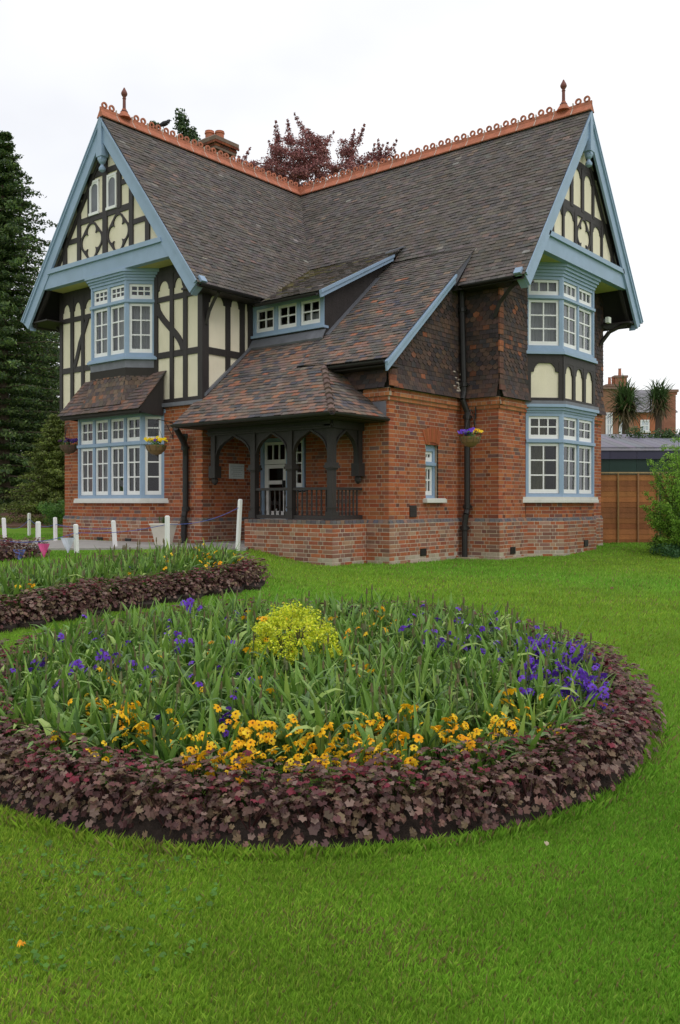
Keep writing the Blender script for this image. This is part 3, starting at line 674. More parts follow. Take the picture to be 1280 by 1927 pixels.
# hip tiles
hips = []
for k in range(9):
    t0, t1 = k/9, (k+1)/9; a = np.array([XE-1.17*t0, Y0+1.17*t0, pz(Y0)-.01+1.006*t0]); b = np.array([XE-1.17*t1, Y0+1.17*t1, pz(Y0)-.03+1.006*t1])
    mb = MB(); mb.bar(a, b, .075, vary((.15,.1,.085), .2), 8, .06); d = mb.data(); hips.append(mb)
for mb in hips: obj('hip_tile', mb, M['tile'], roof)
emit(tiles, roof, 'tile', M['tile'], 300, 'roof_tiles')
# apron roof over the lower left bay
ap = empty('bay_roof', parent=house); tiles2 = []
z_e, z_t = 3.06, 3.88
mb = MB(); mb.prism([(-1.33,-6.6,z_e-.01),(1.5,-6.6,z_e-.01),(1.5,-5.93,z_t-.02),(-1.33,-5.93,z_t-.02)], (0,0,-.06)); obj('roof_slope', mb, M['felt'], ap)
sl_ = math.hypot(.7, z_t-z_e)
tile_slope((0,-6.62,z_e), (1,0,0), (0,.7,z_t-z_e), -.02, sl_, lambda s: -1.36+.0*s, lambda s: 1.53, lambda u, s: random.choice([(.15,.10,.085),(.12,.085,.08),(.19,.11,.085),(.10,.08,.08)]), store=tiles2)
emit(tiles2, ap, 'tile', M['tile'], 90, 'roof_tiles')
each('bay_roof_cheek', M['timber'], ap, lambda m: m.prism([(1.44,-6.58,z_e-.05),(1.44,-6.2,z_e-.1),(1.44,-5.95,z_e-.1),(1.44,-5.95,z_t-.05)], (.05,0,0)), lambda m: m.prism([(-1.3,-6.58,z_e-.05),(-1.3,-5.95,z_e-.1),(-1.3,-5.95,z_t-.05)], (.05,0,0)))
each('fascia', M['timber'], ap, lambda m: m.box(-1.3, 1.45, -6.57, -6.50, z_e-.09, z_e-.02), lambda m: m.box(-1.3, 1.45, -6.5, -5.93, z_e-.05, z_e-.03))
# bellied skirt of fish scale tiles under the upper left bay
def scale_tile(F, u, w_, z, h, wd, c, point=True, sl=0.0, th=.009):
    if point: P2 = [(u+.003, z+h), (u+.003, z+h*.42), (u+wd*.2, z+h*.12), (u+wd*.5, z), (u+wd*.8, z+h*.12), (u+wd-.003, z+h*.42), (u+wd-.003, z+h)]
    else: P2 = [(u+.003, z+h), (u+.003, z), (u+wd-.003, z), (u+wd-.003, z+h)]
    n = len(P2); v = []
    for k in (0, 1):
        for (a, b) in P2:
            t = (b-z)/h; v.append(F(a, w_+sl*(1-t)+(th if k == 0 else 0)+.004*(1-t), b))
    f4 = [[i, (i+1) % n, (i+1) % n+n, i+n] for i in range(n)]
    return np.array(v), n, f4
class Rec: pass
def hang(F, u0, u1, z0, z1, store, colf, w0=.03, flare=.09, g=.09, wd=.15, ztop=None, pat=True, zflare=.45, ext=(0,0)):
    z = z0; row = 0
    while z < z1-.02:
        pt = pat and (int((z-3.2)/.5) % 2 == 1); u = u0-(wd/2 if row % 2 else 0)
        wbase = w0+flare*max(0, 1-(z-z0)/zflare)**2; wn = w0+flare*max(0, 1-(z+g-z0)/zflare)**2
        v0, v1 = u0-ext[0]*.41*wbase, u1+ext[1]*.41*wbase; u = v0-(wd/2 if row % 2 else 0)
        while u < v1-.02:
            a, b = max(u, v0), min(u+wd, v1); u += wd
            if b-a < .03: continue
            if ztop and z > ztop((a+b)/2): continue
            v, n, f4 = scale_tile(F, a, wn+random.uniform(0, .004), z, min(g+.03, z1-z+.02), b-a, None, pt and b-a > wd*.8, wbase-wn+.009)
            store.append((v, n, f4, np.array(vary(colf((a+b)/2, z), .22))))
        z += g; row += 1
def emit_hung(recs, parent, name, nparts, rest, m=None):
    m = m or M['hung']; cen = np.array([r[0].mean(0) for r in recs]); order = np.argsort(np.linalg.norm(cen-CAMP, axis=1)); mb = MB()
    for k, i in enumerate(order):
        v, n, f4, c = recs[i]; q = MB() if k < nparts else mb; vv = v-cen[i] if k < nparts else v
        b = q.n; q.ch.append((vv, np.array(f4)+b, np.broadcast_to(c, (len(f4), 3)))); q.n += len(vv)
        q.ch.append((np.zeros((0,3)), np.array([list(range(n))])+b, c[None])); q.ch.append((np.zeros((0,3)), np.array([list(range(n, 2*n))[::-1]])+b, c[None]))
        if k < nparts:
            me = mesh_from(name, *q.data()); me.materials.append(m); o = link(name, me, parent); o.location = cen[i]
    if mb.ch: tag(obj(rest, mb, m, parent), kind='stuff')
sk = []
P, fs = bayfaces(BAYA2, -.02)
for k, (F, L) in enumerate(fs): hang(F, 0, L, 3.2, 4.02, sk, lambda u, z: random.choice([(.13,.09,.07),(.10,.075,.065),(.15,.10,.075),(.09,.07,.07)]) if random.random() < .96 else (.22,.10,.06), w0=.02, flare=.2, zflare=.8, g=.085, wd=.13, ext=(k > 0, k < 2))
emit_hung(sk, ap, 'scale_tile', 110, 'scale_tiles')
mb = MB(); P_, _ = bayfaces(BAYA2, .03); mb.slab(FA, P_, 3.3, 4.0); obj('skirt_core', mb, M['felt'], ap)
# tile hanging on the upper walls
hw = []
def hc(u, z):
    r_ = random.random(); band = math.sin(u*2.3+1.7*math.sin(z*1.9))*math.sin(z*2.1+u)
    if r_ < .015+(.06 if 4.0 < z < 4.35 else 0)+(.09 if band > .72 else 0): return random.choice([(.22,.08,.04),(.17,.065,.038),(.26,.10,.05)])
    return random.choice([(.075,.05,.043),(.06,.042,.04),(.09,.055,.045),(.05,.04,.042),(.105,.06,.045)])
wallt = lambda u: pz(u)+.0 if u < -2.7 else 9
hang(FN, -5.02, -2.47, 3.22, 5.6, hw, hc, ztop=lambda u: (pz(u)-.12 if u < -2.9 else 9))
hang(FK, 5.45, 6.67, 3.22, 3.75, hw, hc); hang(FM, 6.65, 7.53, 3.22, 5.45, hw, hc)
hang(FB, -2.53, -1.36, 3.22, 6.1, hw, hc); hang(FB, 1.36, 2.53, 3.22, 6.1, hw, hc)
emit_hung(hw, house, 'wall_tile', 300, 'wall_tiles')
for F, x, z1 in ((FN, -5.0, 3.6), (FB, -2.5, 5.4)):      # bright corner tiles
    z = 3.24; k = 0
    while z < z1:
        if random.random() < .75:
            fl = .03+.09*max(0, 1-(z-3.22)/.45)**2; mb = MB(); c = vary(random.choice([(.34,.12,.055),(.24,.09,.05),(.13,.06,.045),(.10,.06,.045)]), .1)
            o2 = fl+.03; mb.fbox(F, x-o2+.0, x+.10, fl-.0, fl+.032, z, z+.10, c); obj('corner_tile', mb, M['hung'], house)
        z += .11
each('tile_battens', M['felt'], house, lambda m: m.fprism(FN, [(-5.0,3.2),(-2.5,3.2),(-2.5,5.5),(-3.1,5.5),(-5.0,3.8)], -.2, .025), lambda m: m.fbox(FK, 5.3, 6.65, -.2, .02, 3.1, 3.75), lambda m: m.fbox(FM, 6.65, 7.5, -.2, .025, 3.2, 5.5),
 lambda m: m.fbox(FB, -2.5, -1.34, -.2, .025, 3.2, 6.1), lambda m: m.fbox(FB, 1.34, 2.5, -.2, .025, 3.2, 6.1), lambda m: m.box(6.5, 7.45, 2.3, 2.5, 3.1, 6.0))
# lime splashes around the downpipe
mb = MB()
for k in range(26):
    u = -2.62+random.gauss(0, .13); z = 3.35+abs(random.gauss(0, .17)); fl = .05+.09*max(0, 1-(z-3.22)/.45)**2; s_ = random.uniform(.012, .04)
    mb.fbox(FN, u-s_, u+s_, fl, fl+.013, z, z+s_*.8)
obj('lime_stain', mb, M['lime'], house)
# bargeboards of catslide and dormer
def sideboard(x, y0, z0, y1, z1, wd, root, nm='bargeboard'):
    mb = MB(); mb.prism([(x, y0, z0), (x, y1, z1), (x, y1-.02, z1-wd), (x, y0+.03, z0-wd)], (.045, 0, 0)); mb.prism([(x+.045, y0, z0+.0), (x+.045, y1, z1+.0), (x+.045, y1-.01, z1-.06), (x+.045, y0+.01, z0-.06)], (.025,0,0)); obj(nm, mb, M['blue'], root)
sideboard(6.87, -5.42, 3.63, -3.12, 5.61, .17, house); sideboard(4.81, -4.8, 5.31, -2.35, 6.53, .14, house)
each('lead_flashing', M['lead'], roof, lambda m: m.prism([(6.85,-3.1,5.40),(6.85,-3.1,5.66),(6.85,-2.4,6.24),(6.85,-2.4,6.2)], (.03,0,0)), lambda m: m.prism([(4.8,-2.6,6.5),(4.9,-2.6,6.5),(4.9,-2.0,6.76),(4.8,-2.0,6.76)], (0,0,.03)),
 lambda m: m.prism([(2.655,-4.5,pz(-4.5)+.03),(2.75,-4.5,pz(-4.5)+.05),(2.75,-5.9,pz(-5.9)+.05),(2.655,-5.9,pz(-5.9)+.03)], (0,0,.06)), lambda m: m.box(6.3, 6.6, -5.03, -4.98, 2.72, 2.98),
 lambda m: m.prism([(4.70,-4.5,pz(-4.5)+.035),(4.82,-4.5,pz(-4.5)+.035),(4.82,-2.8,pz(-2.8)+.035),(4.70,-2.8,pz(-2.8)+.035)], (0,0,.012)))
# crested ridge tiles and finials
def ridge(nseg, P, T, L, first):
    T = np.array(T, float); P = np.array(P, float); side = np.array([T[1], -T[0], 0]); w = L/nseg
    for k in range(nseg):
        a = P+T*(k*w+.004); b = P+T*((k+1)*w-.008); c = vary((.44,.15,.07), .16); mb = MB(); dz = random.uniform(-.006, .006)
        for sd in (-1, 1):
            mb.add([a+[0,0,.10+dz], b+[0,0,.10+dz], b+side*.115*sd+[0,0,-.075], a+side*.115*sd+[0,0,-.075]], [[0,1,2,3]], c)
            mb.add([a+side*.115*sd+[0,0,-.075], b+side*.115*sd+[0,0,-.075], b+side*.10*sd+[0,0,-.095], a+side*.10*sd+[0,0,-.095]], [[0,1,2,3]], c)
        for e in (a, b): mb.add([e+[0,0,.10+dz], e+side*.115+[0,0,-.075], e-side*.115+[0,0,-.075]], [[0,1,2]], c)
        mb.hexa([a+side*.018+[0,0,.06], b+side*.018+[0,0,.06], b-side*.018+[0,0,.06], a-side*.018+[0,0,.06], a+side*.018+[0,0,.145], b+side*.018+[0,0,.145], b-side*.018+[0,0,.145], a-side*.018+[0,0,.145]], c)
        fin = k == first
        if not fin:
            for j in (.27, .73):
                ctr = a+(b-a)*j+[0,0,.205+dz]; n = 14
                for i in range(n):
                    q = []
                    for sd in (.018, -.018):
                        for rr, an in ((.038,i),(.073,i),(.073,i+1),(.038,i+1)):
                            th = 2*math.pi*an/n; q.append(ctr+T*math.cos(th)*rr+np.array([0,0,math.sin(th)*rr])+side*sd)
                    mb.hexa(q, c)
        else:
            m_ = (a+b)/2+[0,0,.1]; mb.lathe([(.16,0),(.13,.05),(.07,.14),(.05,.2)], m_, c, 10)
        obj('ridge_tile', mb, M['terracotta'], roof)
        if k < nseg-1:
            mb = MB(); j = P+T*(k+1)*w
            for sd in (-1, 1): mb.add([j-T*.012+[0,0,.105], j+T*.008+[0,0,.105], j+T*.008+side*.121*sd+[0,0,-.08], j-T*.012+side*.121*sd+[0,0,-.08]], [[0,1,2,3]])
            mb.hexa([j-T*.01+side*.021+[0,0,.09], j+T*.008+side*.021+[0,0,.09], j+T*.008-side*.021+[0,0,.09], j-T*.01-side*.021+[0,0,.09], j-T*.01+side*.021+[0,0,.2], j+T*.008+side*.021+[0,0,.2], j+T*.008-side*.021+[0,0,.2], j-T*.01-side*.021+[0,0,.2]])
            obj('mortar_joint', mb, M['lime'], roof)
    # finial
    m_ = P+T*((first+.5)*w)+[0,0,.24]
    mb = MB(); mb.lathe([(.085,0),(.06,.03),(.04,.06),(.036,.10),(.034,.28),(.045,.30),(.03,.32),(.04,.34),(.066,.38),(.072,.41),(.058,.45),(.03,.50),(.012,.54)], m_, (.17,.055,.042), 12); obj('finial', mb, M['generic'], roof)
ridge(15, (0,-6.48,9.56), (0,1,0), 6.42, 1); ridge(19, (8.36,0,9.56), (-1,0,0), 8.30, 1)
mb = MB(); mb.box(-.12,.12,-.1,.12,9.5,9.72); obj('ridge_saddle', mb, M['terracotta'], roof)
# eaves: gutters, soffits, rafter feet, downpipes
def gutter(a, b, r=.055, name='gutter'):
    a = np.array(a, float); b = np.array(b, float); T = (b-a)/np.linalg.norm(b-a); sd = np.array([T[1], -T[0], 0]); mb = MB(); n = 7
    for i in range(n):
        q = []
        for E_ in (a, b):
            for rr, an in ((r, i), (r-.012, i), (r-.012, i+1), (r, i+1)):
                th = math.pi*an/n; q.append(E_+sd*math.cos(th)*rr-np.array([0,0,math.sin(th)*rr]))
        mb.hexa([q[0],q[1],q[2],q[3],q[4],q[5],q[6],q[7]])
    obj(name, mb, M['black'], house)
gutter((3.13,-6.38,5.41), (3.13,-4.75,5.41)); gutter((6.98,-3.0,5.41), (8.1,-3.0,5.41)); gutter((3.1,-4.83,5.26), (4.78,-4.83,5.26), .05)
gutter((5.5,YF-.05,pz(YF)-.04), (6.88,YF-.05,pz(YF)-.04)); gutter((2.55,Y0-.05,pz(Y0)-.02), (XE+.03,Y0-.05,pz(Y0)-.02)); gutter((XE+.05,Y0-.03,pz(Y0)-.02), (XE+.05,-5.02,pz(Y0)-.02))
for bx_ in ((2.55,3.1,-6.38,-4.4,5.36,5.40),(6.9,8.25,-2.95,-2.45,5.36,5.40),(5.5,6.9,YF+.03,-5.0,3.56,3.59),(-3.05,-2.2,-6.38,-5.0,5.38,5.41),(7.5,8.25,2.4,2.95,5.36,5.4),(2.6,6.55,-6.48,-4.4,2.60,2.62)):
    mb = MB(); mb.box(*bx_); obj('eaves_soffit', mb, M['timber'], house)
for (x, y, F) in ((2.66,-5.84,'r'),(-2.2,-5.84,'l')):
    s_ = 1 if F == 'r' else -1
    mb = MB(); pts = [(x+s_*.03, y, 4.75), (x+s_*.12, y, 5.0), (x+s_*.28, y, 5.22), (x+s_*.4, y, 5.34)]; mb.tube(pts, .045, n=4); obj('eaves_bracket', mb, M['timber'], house)
mb = MB(); mb.tube([(7.45,-2.56,4.8),(7.6,-2.62,5.05),(7.9,-2.7,5.3),(8.15,-2.8,5.4)], .05, n=4); obj('eaves_bracket', mb, M['timber'], house)
mb = MB(); mb.tube([(7.55,2.3,4.9),(7.75,2.4,5.2),(8.15,2.5,5.38)], .05, n=4); obj('eaves_bracket', mb, M['timber'], house)
def downpipe(pts, collars, r=.06):
    mb = MB(); mb.tube(pts, r, n=10)
    for z, x, y in collars: mb.lathe([(r+.004,-.05),(r+.022,-.04),(r+.022,.04),(r+.004,.05)], (x, y, z), n=10); mb.box(x-.1, x+.1, y-.01, y+.035, z-.02, z+.02)
    return obj('downpipe', mb, M['black'], house, False)
# right downpipe sits in the internal corner, kinks over the cornice
downpipe([(6.77,-2.7,5.42),(6.77,-2.68,5.2),(6.81,-2.66,3.35),(6.81,-2.72,3.2),(6.86,-2.62,2.95),(6.86,-2.62,1.0),(6.86,-2.66,.9),(6.83,-2.67,.7),(6.83,-2.67,.03)], [(5.0,6.775,-2.67),(3.5,6.807,-2.66),(2.85,6.86,-2.62),(1.05,6.86,-2.62),(.62,6.83,-2.67)])
mb = MB(); mb.tube([(6.6,-3.6,3.28),(6.66,-3.6,3.28)], .02); mb.bar((7.02,-2.56,3.05),(7.02,-2.56,2.8),.015); obj('cable_bracket', mb, M['black'], house)
downpipe([(2.36,-6.35,2.62),(2.26,-6.02,2.3),(2.22,-5.98,2.1),(2.22,-5.98,1.0),(2.22,-6.02,.85),(2.22,-6.03,.2)], [(2.25,2.22,-6.0),(1.0,2.22,-5.98),(.72,2.22,-6.02)])
mb = MB(); mb.lathe([(.05,-.12),(.09,-.02),(.12,.08),(.12,.13)], (2.24,-6.05,2.4), n=4); obj('rainwater_hopper', mb, M['black'], house)
mb = MB(); mb.fbox(FA, 1.45, 2.74, 0, .10, 3.13, 3.21); obj('bressummer_moulding', mb, M['lead'], house)
# air bricks and wall vents
def vent(F, u, z, w, wd=.2, h=.14, m='black', nm='air_brick'):
    mb = MB(); mb.fbox(F, u-wd/2, u+wd/2, w, w+.012, z-h/2, z+h/2)
    for k in range(5): zz = z-h/2+h*(k+.5)/5; mb.fbox(F, u-wd/2+.01, u+wd/2-.01, w+.012, w+.018, zz-.006, zz+.006)
    obj(nm, mb, M[m], house)
vent(FN, -3.97, .19, PL+.008); vent(FB, -2.02, .17, PL+.008); vent(FA, -1.75, .17+.1, PL+.008); vent(bayfaces(BAYA)[1][1][0], .9, .3, PL+.008); vent(bayfaces(BAYA)[1][1][0], 1.9, .3, PL+.008); vent(bayfaces(BAYB)[1][1][0], 1.05, .25, PL+.008)
vent(FN, -4.24, .97, .008, .22, .22, 'timber', 'wall_vent')
# ------------------------------------------------------------------ porch timberwork
po = empty('porch', parent=house)
def post(x, F=FP, u=None, w=-.12, half=False, zb=.83):
    c = F(x, w, 0); mb = MB(); q = lambda r0, z0, z1: mb.fbox(F, x-r0, x+r0, w-r0, w+r0, z0, z1)
    if not half:
        q(.085, zb, zb+.14); q(.06, zb+.14, 1.72); q(.075, zb+.2, zb+.23); q(.08, 1.72, 1.75); q(.105, 1.75, 1.80); q(.09, 1.80, 1.85)
    else:
        q(.09, 1.62, 1.86); mb.lathe([(.02,1.48),(.06,1.53),(.07,1.58),(.05,1.62)], (c[0], c[1], 0), n=8)
    q(.06, 1.85, 2.62); obj('post', mb, M['timber'], po)
def parch(F, u0, u1, z0, z1, w, rise):
    c = (u0+u1)/2; hw_ = (u1-u0)/2; n = 12; pts = []
    for k in range(n+1):
        a = math.pi*(1-k/n); z = z0+rise*math.sin(a)**.75; z += .06*max(0, 1-abs(k-n/2)/1.2); pts.append((c+math.cos(a)*hw_, min(z, z1-.04)))
    mb = MB()
    for k in range(n):
        (a, b_), (d, e) = pts[k], pts[k+1]; mb.hexa([F(a, w, b_), F(d, w, e), F(d, w+.05, e), F(a, w+.05, b_), F(a, w, z1), F(d, w, z1), F(d, w+.05, z1), F(a, w+.05, z1)])
        mb.hexa([F(a, w-.02, b_-.005), F(d, w-.02, e-.005), F(d, w+.075, e-.005), F(a, w+.075, b_-.005), F(a, w-.02, b_+.045), F(d, w-.02, e+.045), F(d, w+.075, e+.045), F(a, w+.075, b_+.045)])
    obj('arch_bracket', mb, M['timber'], po)
xp = [2.98, 4.10, 5.06, 6.03]
for k, x in enumerate(xp): post(x, half=(k == 0))
post(-5.1, FQ, w=-.12, half=True)
for a, b_ in zip(xp[:-1], xp[1:]): parch(FP, a+.06, b_-.06, 1.88, 2.48, -.145, .5)
parch(FQ, -5.82, -5.16, 1.88, 2.48, -.145, .5)
mb = MB(); mb.fbox(FP, 2.85, 6.14, -.2, -.04, 2.46, 2.6); mb.fbox(FP, 2.85, 6.14, -.03, .0, 2.50, 2.53); mb.fbox(FQ, -5.99, -5.0, -.2, -.042, 2.462, 2.6); obj('porch_beam', mb, M['timber'], po)
mb = MB(); mb.fbox(FP, 4.16, 5.97, -.16, -.08, 1.36, 1.41); mb.fbox(FQ, -5.80, -5.03, -.16, -.08, 1.36, 1.41); obj('handrail', mb, M['timber'], po)
mb = MB(); mb.fbox(FP, 4.0, 5.96, -.17, -.07, .83, .90); mb.fbox(FQ, -5.80, -5.03, -.17, -.07, .83, .90); obj('bottom_rail', mb, M['timber'], po)
def bal(F, u): mb = MB(); c = F(u, -.12, 0); mb.lathe([(.018,.9),(.024,.95),(.014,1.0),(.02,1.12),(.014,1.25),(.02,1.3),(.018,1.36)], (c[0], c[1], 0), n=6); obj('baluster', mb, M['timber'], po)
for k in range(6): bal(FP, 4.16+(5.06-.12-4.16)*(k+.8)/6.2)
for k in range(7): bal(FP, 5.14+(5.95-5.14)*(k+.6)/7)
for k in range(7): bal(FQ, -5.84+(.75)*(k+.6)/7)
# door, sidelight, plaque
dr = empty('door', parent=house)
mb = MB(); mb.fbox(FD, 2.72, 2.80, -.1, .01, .33, 2.5); mb.fbox(FD, 3.47, 3.55, -.1, .01, .33, 2.5); mb.fbox(FD, 2.80, 3.47, -.1, .01, 2.43, 2.5); obj('door_frame', mb, M['blue'], dr)
sash(FD, 2.81, 3.46, 1.95, 2.42, 3, 1, -.03, dr, sf=.06)
mb = MB(); 
for a, b_ in ((2.81,2.92),(3.35,3.46)): mb.fbox(FD, a, b_, -.07, -.03, .34, 1.94)
for a, b_ in ((.34,.95),(1.52,1.6),(1.86,1.94)): mb.fbox(FD, 2.92, 3.35, -.068, -.032, a, b_)
mb.fbox(FD, 3.12, 3.15, -.066, -.034, .95, 1.0)
obj('door_leaf', mb, M['white'], dr)
for a, b_ in ((.95,1.52),(1.6,1.86)):
    mb = MB(); mb.add([FD(2.92,-.05,a), FD(3.35,-.05,a), FD(3.35,-.05,b_), FD(2.92,-.05,b_)], [[0,1,2,3]]); obj('pane', mb, M['glass'], dr)
mb = MB(); mb.fbox(FD, 3.38, 3.42, -.03, .01, 1.45, 1.6); mb.bar(FD(3.4,.03,1.4), FD(3.4,.03,1.6), .018); mb.fbox(FD, 3.02, 3.3, -.03, .02, 1.08, 1.16); obj('door_knocker', mb, M['black'], dr)
sd_ = empty('window', parent=house)
light_face(frame(3.67, -4.34, 1, 0, 0, -1), .34, 1.38, None, 2.5, 1, (1,4), None, sd_, edge=.05)
pl = empty('plaque', parent=house)
mb = MB(); mb.fbox(FAs, -5.18, -4.76, .008, .03, 1.63, 1.94, (.62,.64,.67)); obj('plaque_board', mb, M['generic'], pl)
mb = MB()
for k in range(6):
    z = 1.90-k*.042; L = random.uniform(.22, .34); u = -4.97-L/2
    while u < -4.97+L/2: wd = random.uniform(.02,.06); mb.fbox(FAs, u, u+wd, .0305, .032, z-.011, z, (.32,.33,.36)); u += wd+.012
obj('lettering', mb, M['generic'], pl)
# security light under the right eaves and another by the left eaves
for nm, p, lab in (('security_light', (8.0,1.75,5.28), 'small pale floodlight fixed under the dark eaves of the right gable'),):
    mb = MB(); mb.box(p[0]-.05,p[0]+.03,p[1]-.07,p[1]+.07,p[2],p[2]+.13,(.6,.62,.55)); mb.box(p[0]-.1,p[0]-.05,p[1]-.05,p[1]+.05,p[2]+.02,p[2]+.1,(.1,.1,.1)); obj(nm, mb, M['generic'], house)
# chimney
ch = empty('chimney', parent=house); M['capstone'] = mat('sooty_cap', (.17,.12,.09), rough=.95, var=.3)
cx, cy, ct = -1.75, -1.35, 0
p = CW((405-640)/1657*24.6, 24.6); cx, cy = p[0], p[1]; zc = 11.25
mb = MB(); mb.box(cx-.36,cx+.36,cy-.3,cy+.3,6.0,zc-.45); obj('chimney_core', mb, M['mortar'], ch)
bricks.clear(); FC1 = frame(cx, cy-.3, 1,0, 0,-1); FC2 = frame(cx+.36, cy, 0,1, 1,0)
lay(FC1, -.36, .36, 9.0, zc-.45, 0); lay(FC2, -.3, .3, 9.0, zc-.45, 0)
for k in range(3):
    e = .05*(k+1); zz = zc-.45+k*.075; lay(FC1, -.36-e, .36+e, zz, zz+.07, e); lay(FC2, -.3-e, .3+e, zz, zz+.07, e)
bricks[:] = [(v, f, c*.55) for v, f, c in bricks]; emit(bricks, ch, 'brick', M['brick'], 60, 'brickwork'); bricks.clear()
mb = MB(); mb.box(cx-.5,cx+.5,cy-.44,cy+.44,zc-.22,zc-.12); mb.hexa([(cx-.5,cy-.44,zc-.12),(cx+.5,cy-.44,zc-.12),(cx+.5,cy+.44,zc-.12),(cx-.5,cy+.44,zc-.12),(cx-.2,cy-.2,zc+.05),(cx+.2,cy-.2,zc+.05),(cx+.2,cy+.2,zc+.05),(cx-.2,cy+.2,zc+.05)]); mb.box(cx-.45,cx+.45,cy-.39,cy+.39,zc-.45,zc-.22); obj('chimney_cap', mb, M['capstone'], ch)
for dx, h in ((-.17,.30),(.14,.24)):
    mb = MB(); mb.lathe([(.12,0),(.12,h*.7),(.14,h*.75),(.14,h*.85),(.12,h*.9),(.13,h),(.10,h),(.09,h*.3)], (cx+dx,cy+dx*.3,zc-.03), n=14); obj('chimney_pot', mb, M['terracotta'], ch)
# ------------------------------------------------------------------ plants: template arrays
def leaf_strip(L, w, lean, az, bend, segs=5, fold=.3, tip=1.0, base=(0,0,0), twist=0):
    """strap leaf as a folded ribbon; returns verts, quad faces"""
    ts = np.linspace(0, 1, segs+1); a = lean+bend*ts**1.6; ds_ = L/segs
    r = np.concatenate([[0], np.cumsum(np.sin(a[:-1])*ds_)]); z = np.concatenate([[0], np.cumsum(np.cos(a[:-1])*ds_)])
    ww = w*np.sin(np.pi*np.clip(.16+ts*.84, 0, 1))**.7*(1-ts**6*.6); ww[-1] = w*.06
    d = np.array([math.cos(az), math.sin(az), 0]); n = np.array([-math.sin(az), math.cos(az), 0]); v = []
    for k in range(segs+1):
        c = d*r[k]+np.array([0,0,z[k]])+np.array(base); up = np.array([math.cos(a[k])*-d[0], math.cos(a[k])*-d[1], math.sin(a[k])])
        tw = twist*ts[k]; nn = n*math.cos(tw)+up*math.sin(tw)
        v += [c+nn*ww[k]/2+up*ww[k]*fold*.5, c, c-nn*ww[k]/2+up*ww[k]*fold*.5]
    f = []
    for k in range(segs): b = k*3; f += [[b, b+1, b+4, b+3], [b+1, b+2, b+5, b+4]]
    return np.array(v), np.array(f)
def lobed_leaf(r, c, nrm, az, lobes=5, cup=.15):
    nrm = np.array(nrm, float); nrm /= np.linalg.norm(nrm); t = np.array([math.cos(az), math.sin(az), .01]); t -= nrm*(t@nrm); t /= np.linalg.norm(t); b = np.cross(nrm, t)
    n = lobes*2+1; v = [np.array(c, float)]
    for k in range(n):
        a = math.pi*1.75*(k/(n-1)-.5); rr = r*(1.0 if k % 2 == 0 else .76)*(1-.22*abs(a)/2.7)
        v.append(np.array(c)+(t*math.cos(a)+b*math.sin(a))*rr+nrm*(-cup*r*(1 if k % 2 == 0 else .3)))
    f = [[0, k, k+1] for k in range(1, n)]
    return np.array(v), np.array(f)
class T:                                     # template: dict of face-size -> arrays, stored through an MB
    def __init__(s): s.mb = MB()
def heuchera(rs, tone):
    mb = MB(); n = 165
    for i in range(n):
        h = rs.random()**.95; az = rs.uniform(0, 2*math.pi); rad = .165*math.sqrt(1-(h*.85)**2)*rs.uniform(.55, 1.1); z = .01+h*.24
        c = (math.cos(az)*rad, math.sin(az)*rad, z); nr = (math.cos(az)*(1.15-h)+rs.gauss(0,.25), math.sin(az)*(1.15-h)+rs.gauss(0,.25), .45+h*.9)
        q = rs.random(); base = [(.19,.092,.075),(.235,.122,.095),(.175,.115,.066),(.145,.055,.055),(.285,.185,.15),(.22,.155,.09),(.11,.048,.046)][int(q*7)]
        if h > .7 and rs.random() < .22: base = (.2,.022,.04)
        k = tone*rs.uniform(.5, 1.2); v, f = lobed_leaf(rs.uniform(.014, .027), c, nr, az+rs.gauss(0, .5), 5, rs.uniform(-.1, .5)); mb.add(v, f, tuple(x*k for x in base))
    for i in range(7):
        az = rs.uniform(0, 6.28); mb.bar((0,0,0), (math.cos(az)*.1, math.sin(az)*.1, .15), .003, (.08,.03,.03), 3)
    return mb
GREENS = [(.10,.22,.025),(.07,.165,.018),(.14,.275,.035),(.17,.31,.045),(.055,.13,.02),(.24,.38,.06)]
def tulip(rs, kind):
    mb = MB(); n = rs.randint(5, 8)
    for i in range(n):
        L = rs.uniform(.19, .36); w = rs.uniform(.018, .042); dro = rs.random()
        bend = rs.uniform(.2, .8) if dro < .42 else rs.uniform(1.2, 2.7)
        v, f = leaf_strip(L, w, rs.uniform(.03, .35), rs.uniform(0, 6.28), bend, 6, rs.uniform(.2,.7), base=(rs.gauss(0,.015), rs.gauss(0,.015), 0), twist=rs.uniform(-.6,.6))
        c = GREENS[rs.randrange(6)]; c2 = (c[0]*1.7+.14, c[1]*1.2+.18, c[2]*2.2+.13); cols = []
        for k in range(len(f)): t = k/len(f); m_ = (.1 if bend < .9 else .75)*t**1.5*rs.uniform(.6, 1.2); cols.append([c[j]*(1-m_)+c2[j]*m_ for j in range(3)])  # pale tips; the highlight on bent leaves is painted into the face colours
        if rs.random() < .12:
            cols = [[x[0]*(1-t*.0)+.10*max(0, kk/len(cols)-.6), x[1], x[2]] for kk, x in enumerate(cols)]
        mb.add(v, f, np.array(cols))
    if kind % 3 == 0:
        h = rs.uniform(.22, .33); x, y = rs.gauss(0,.03), rs.gauss(0,.03); mb.bar((0,0,0), (x,y,h), .0035, (.13,.16,.06), 4)
        mb.bar((x,y,h-.005), (x,y,h+.035), .008, (.16,.13,.06) if rs.random() < .5 else (.18,.2,.09), 5, .004)
    return mb
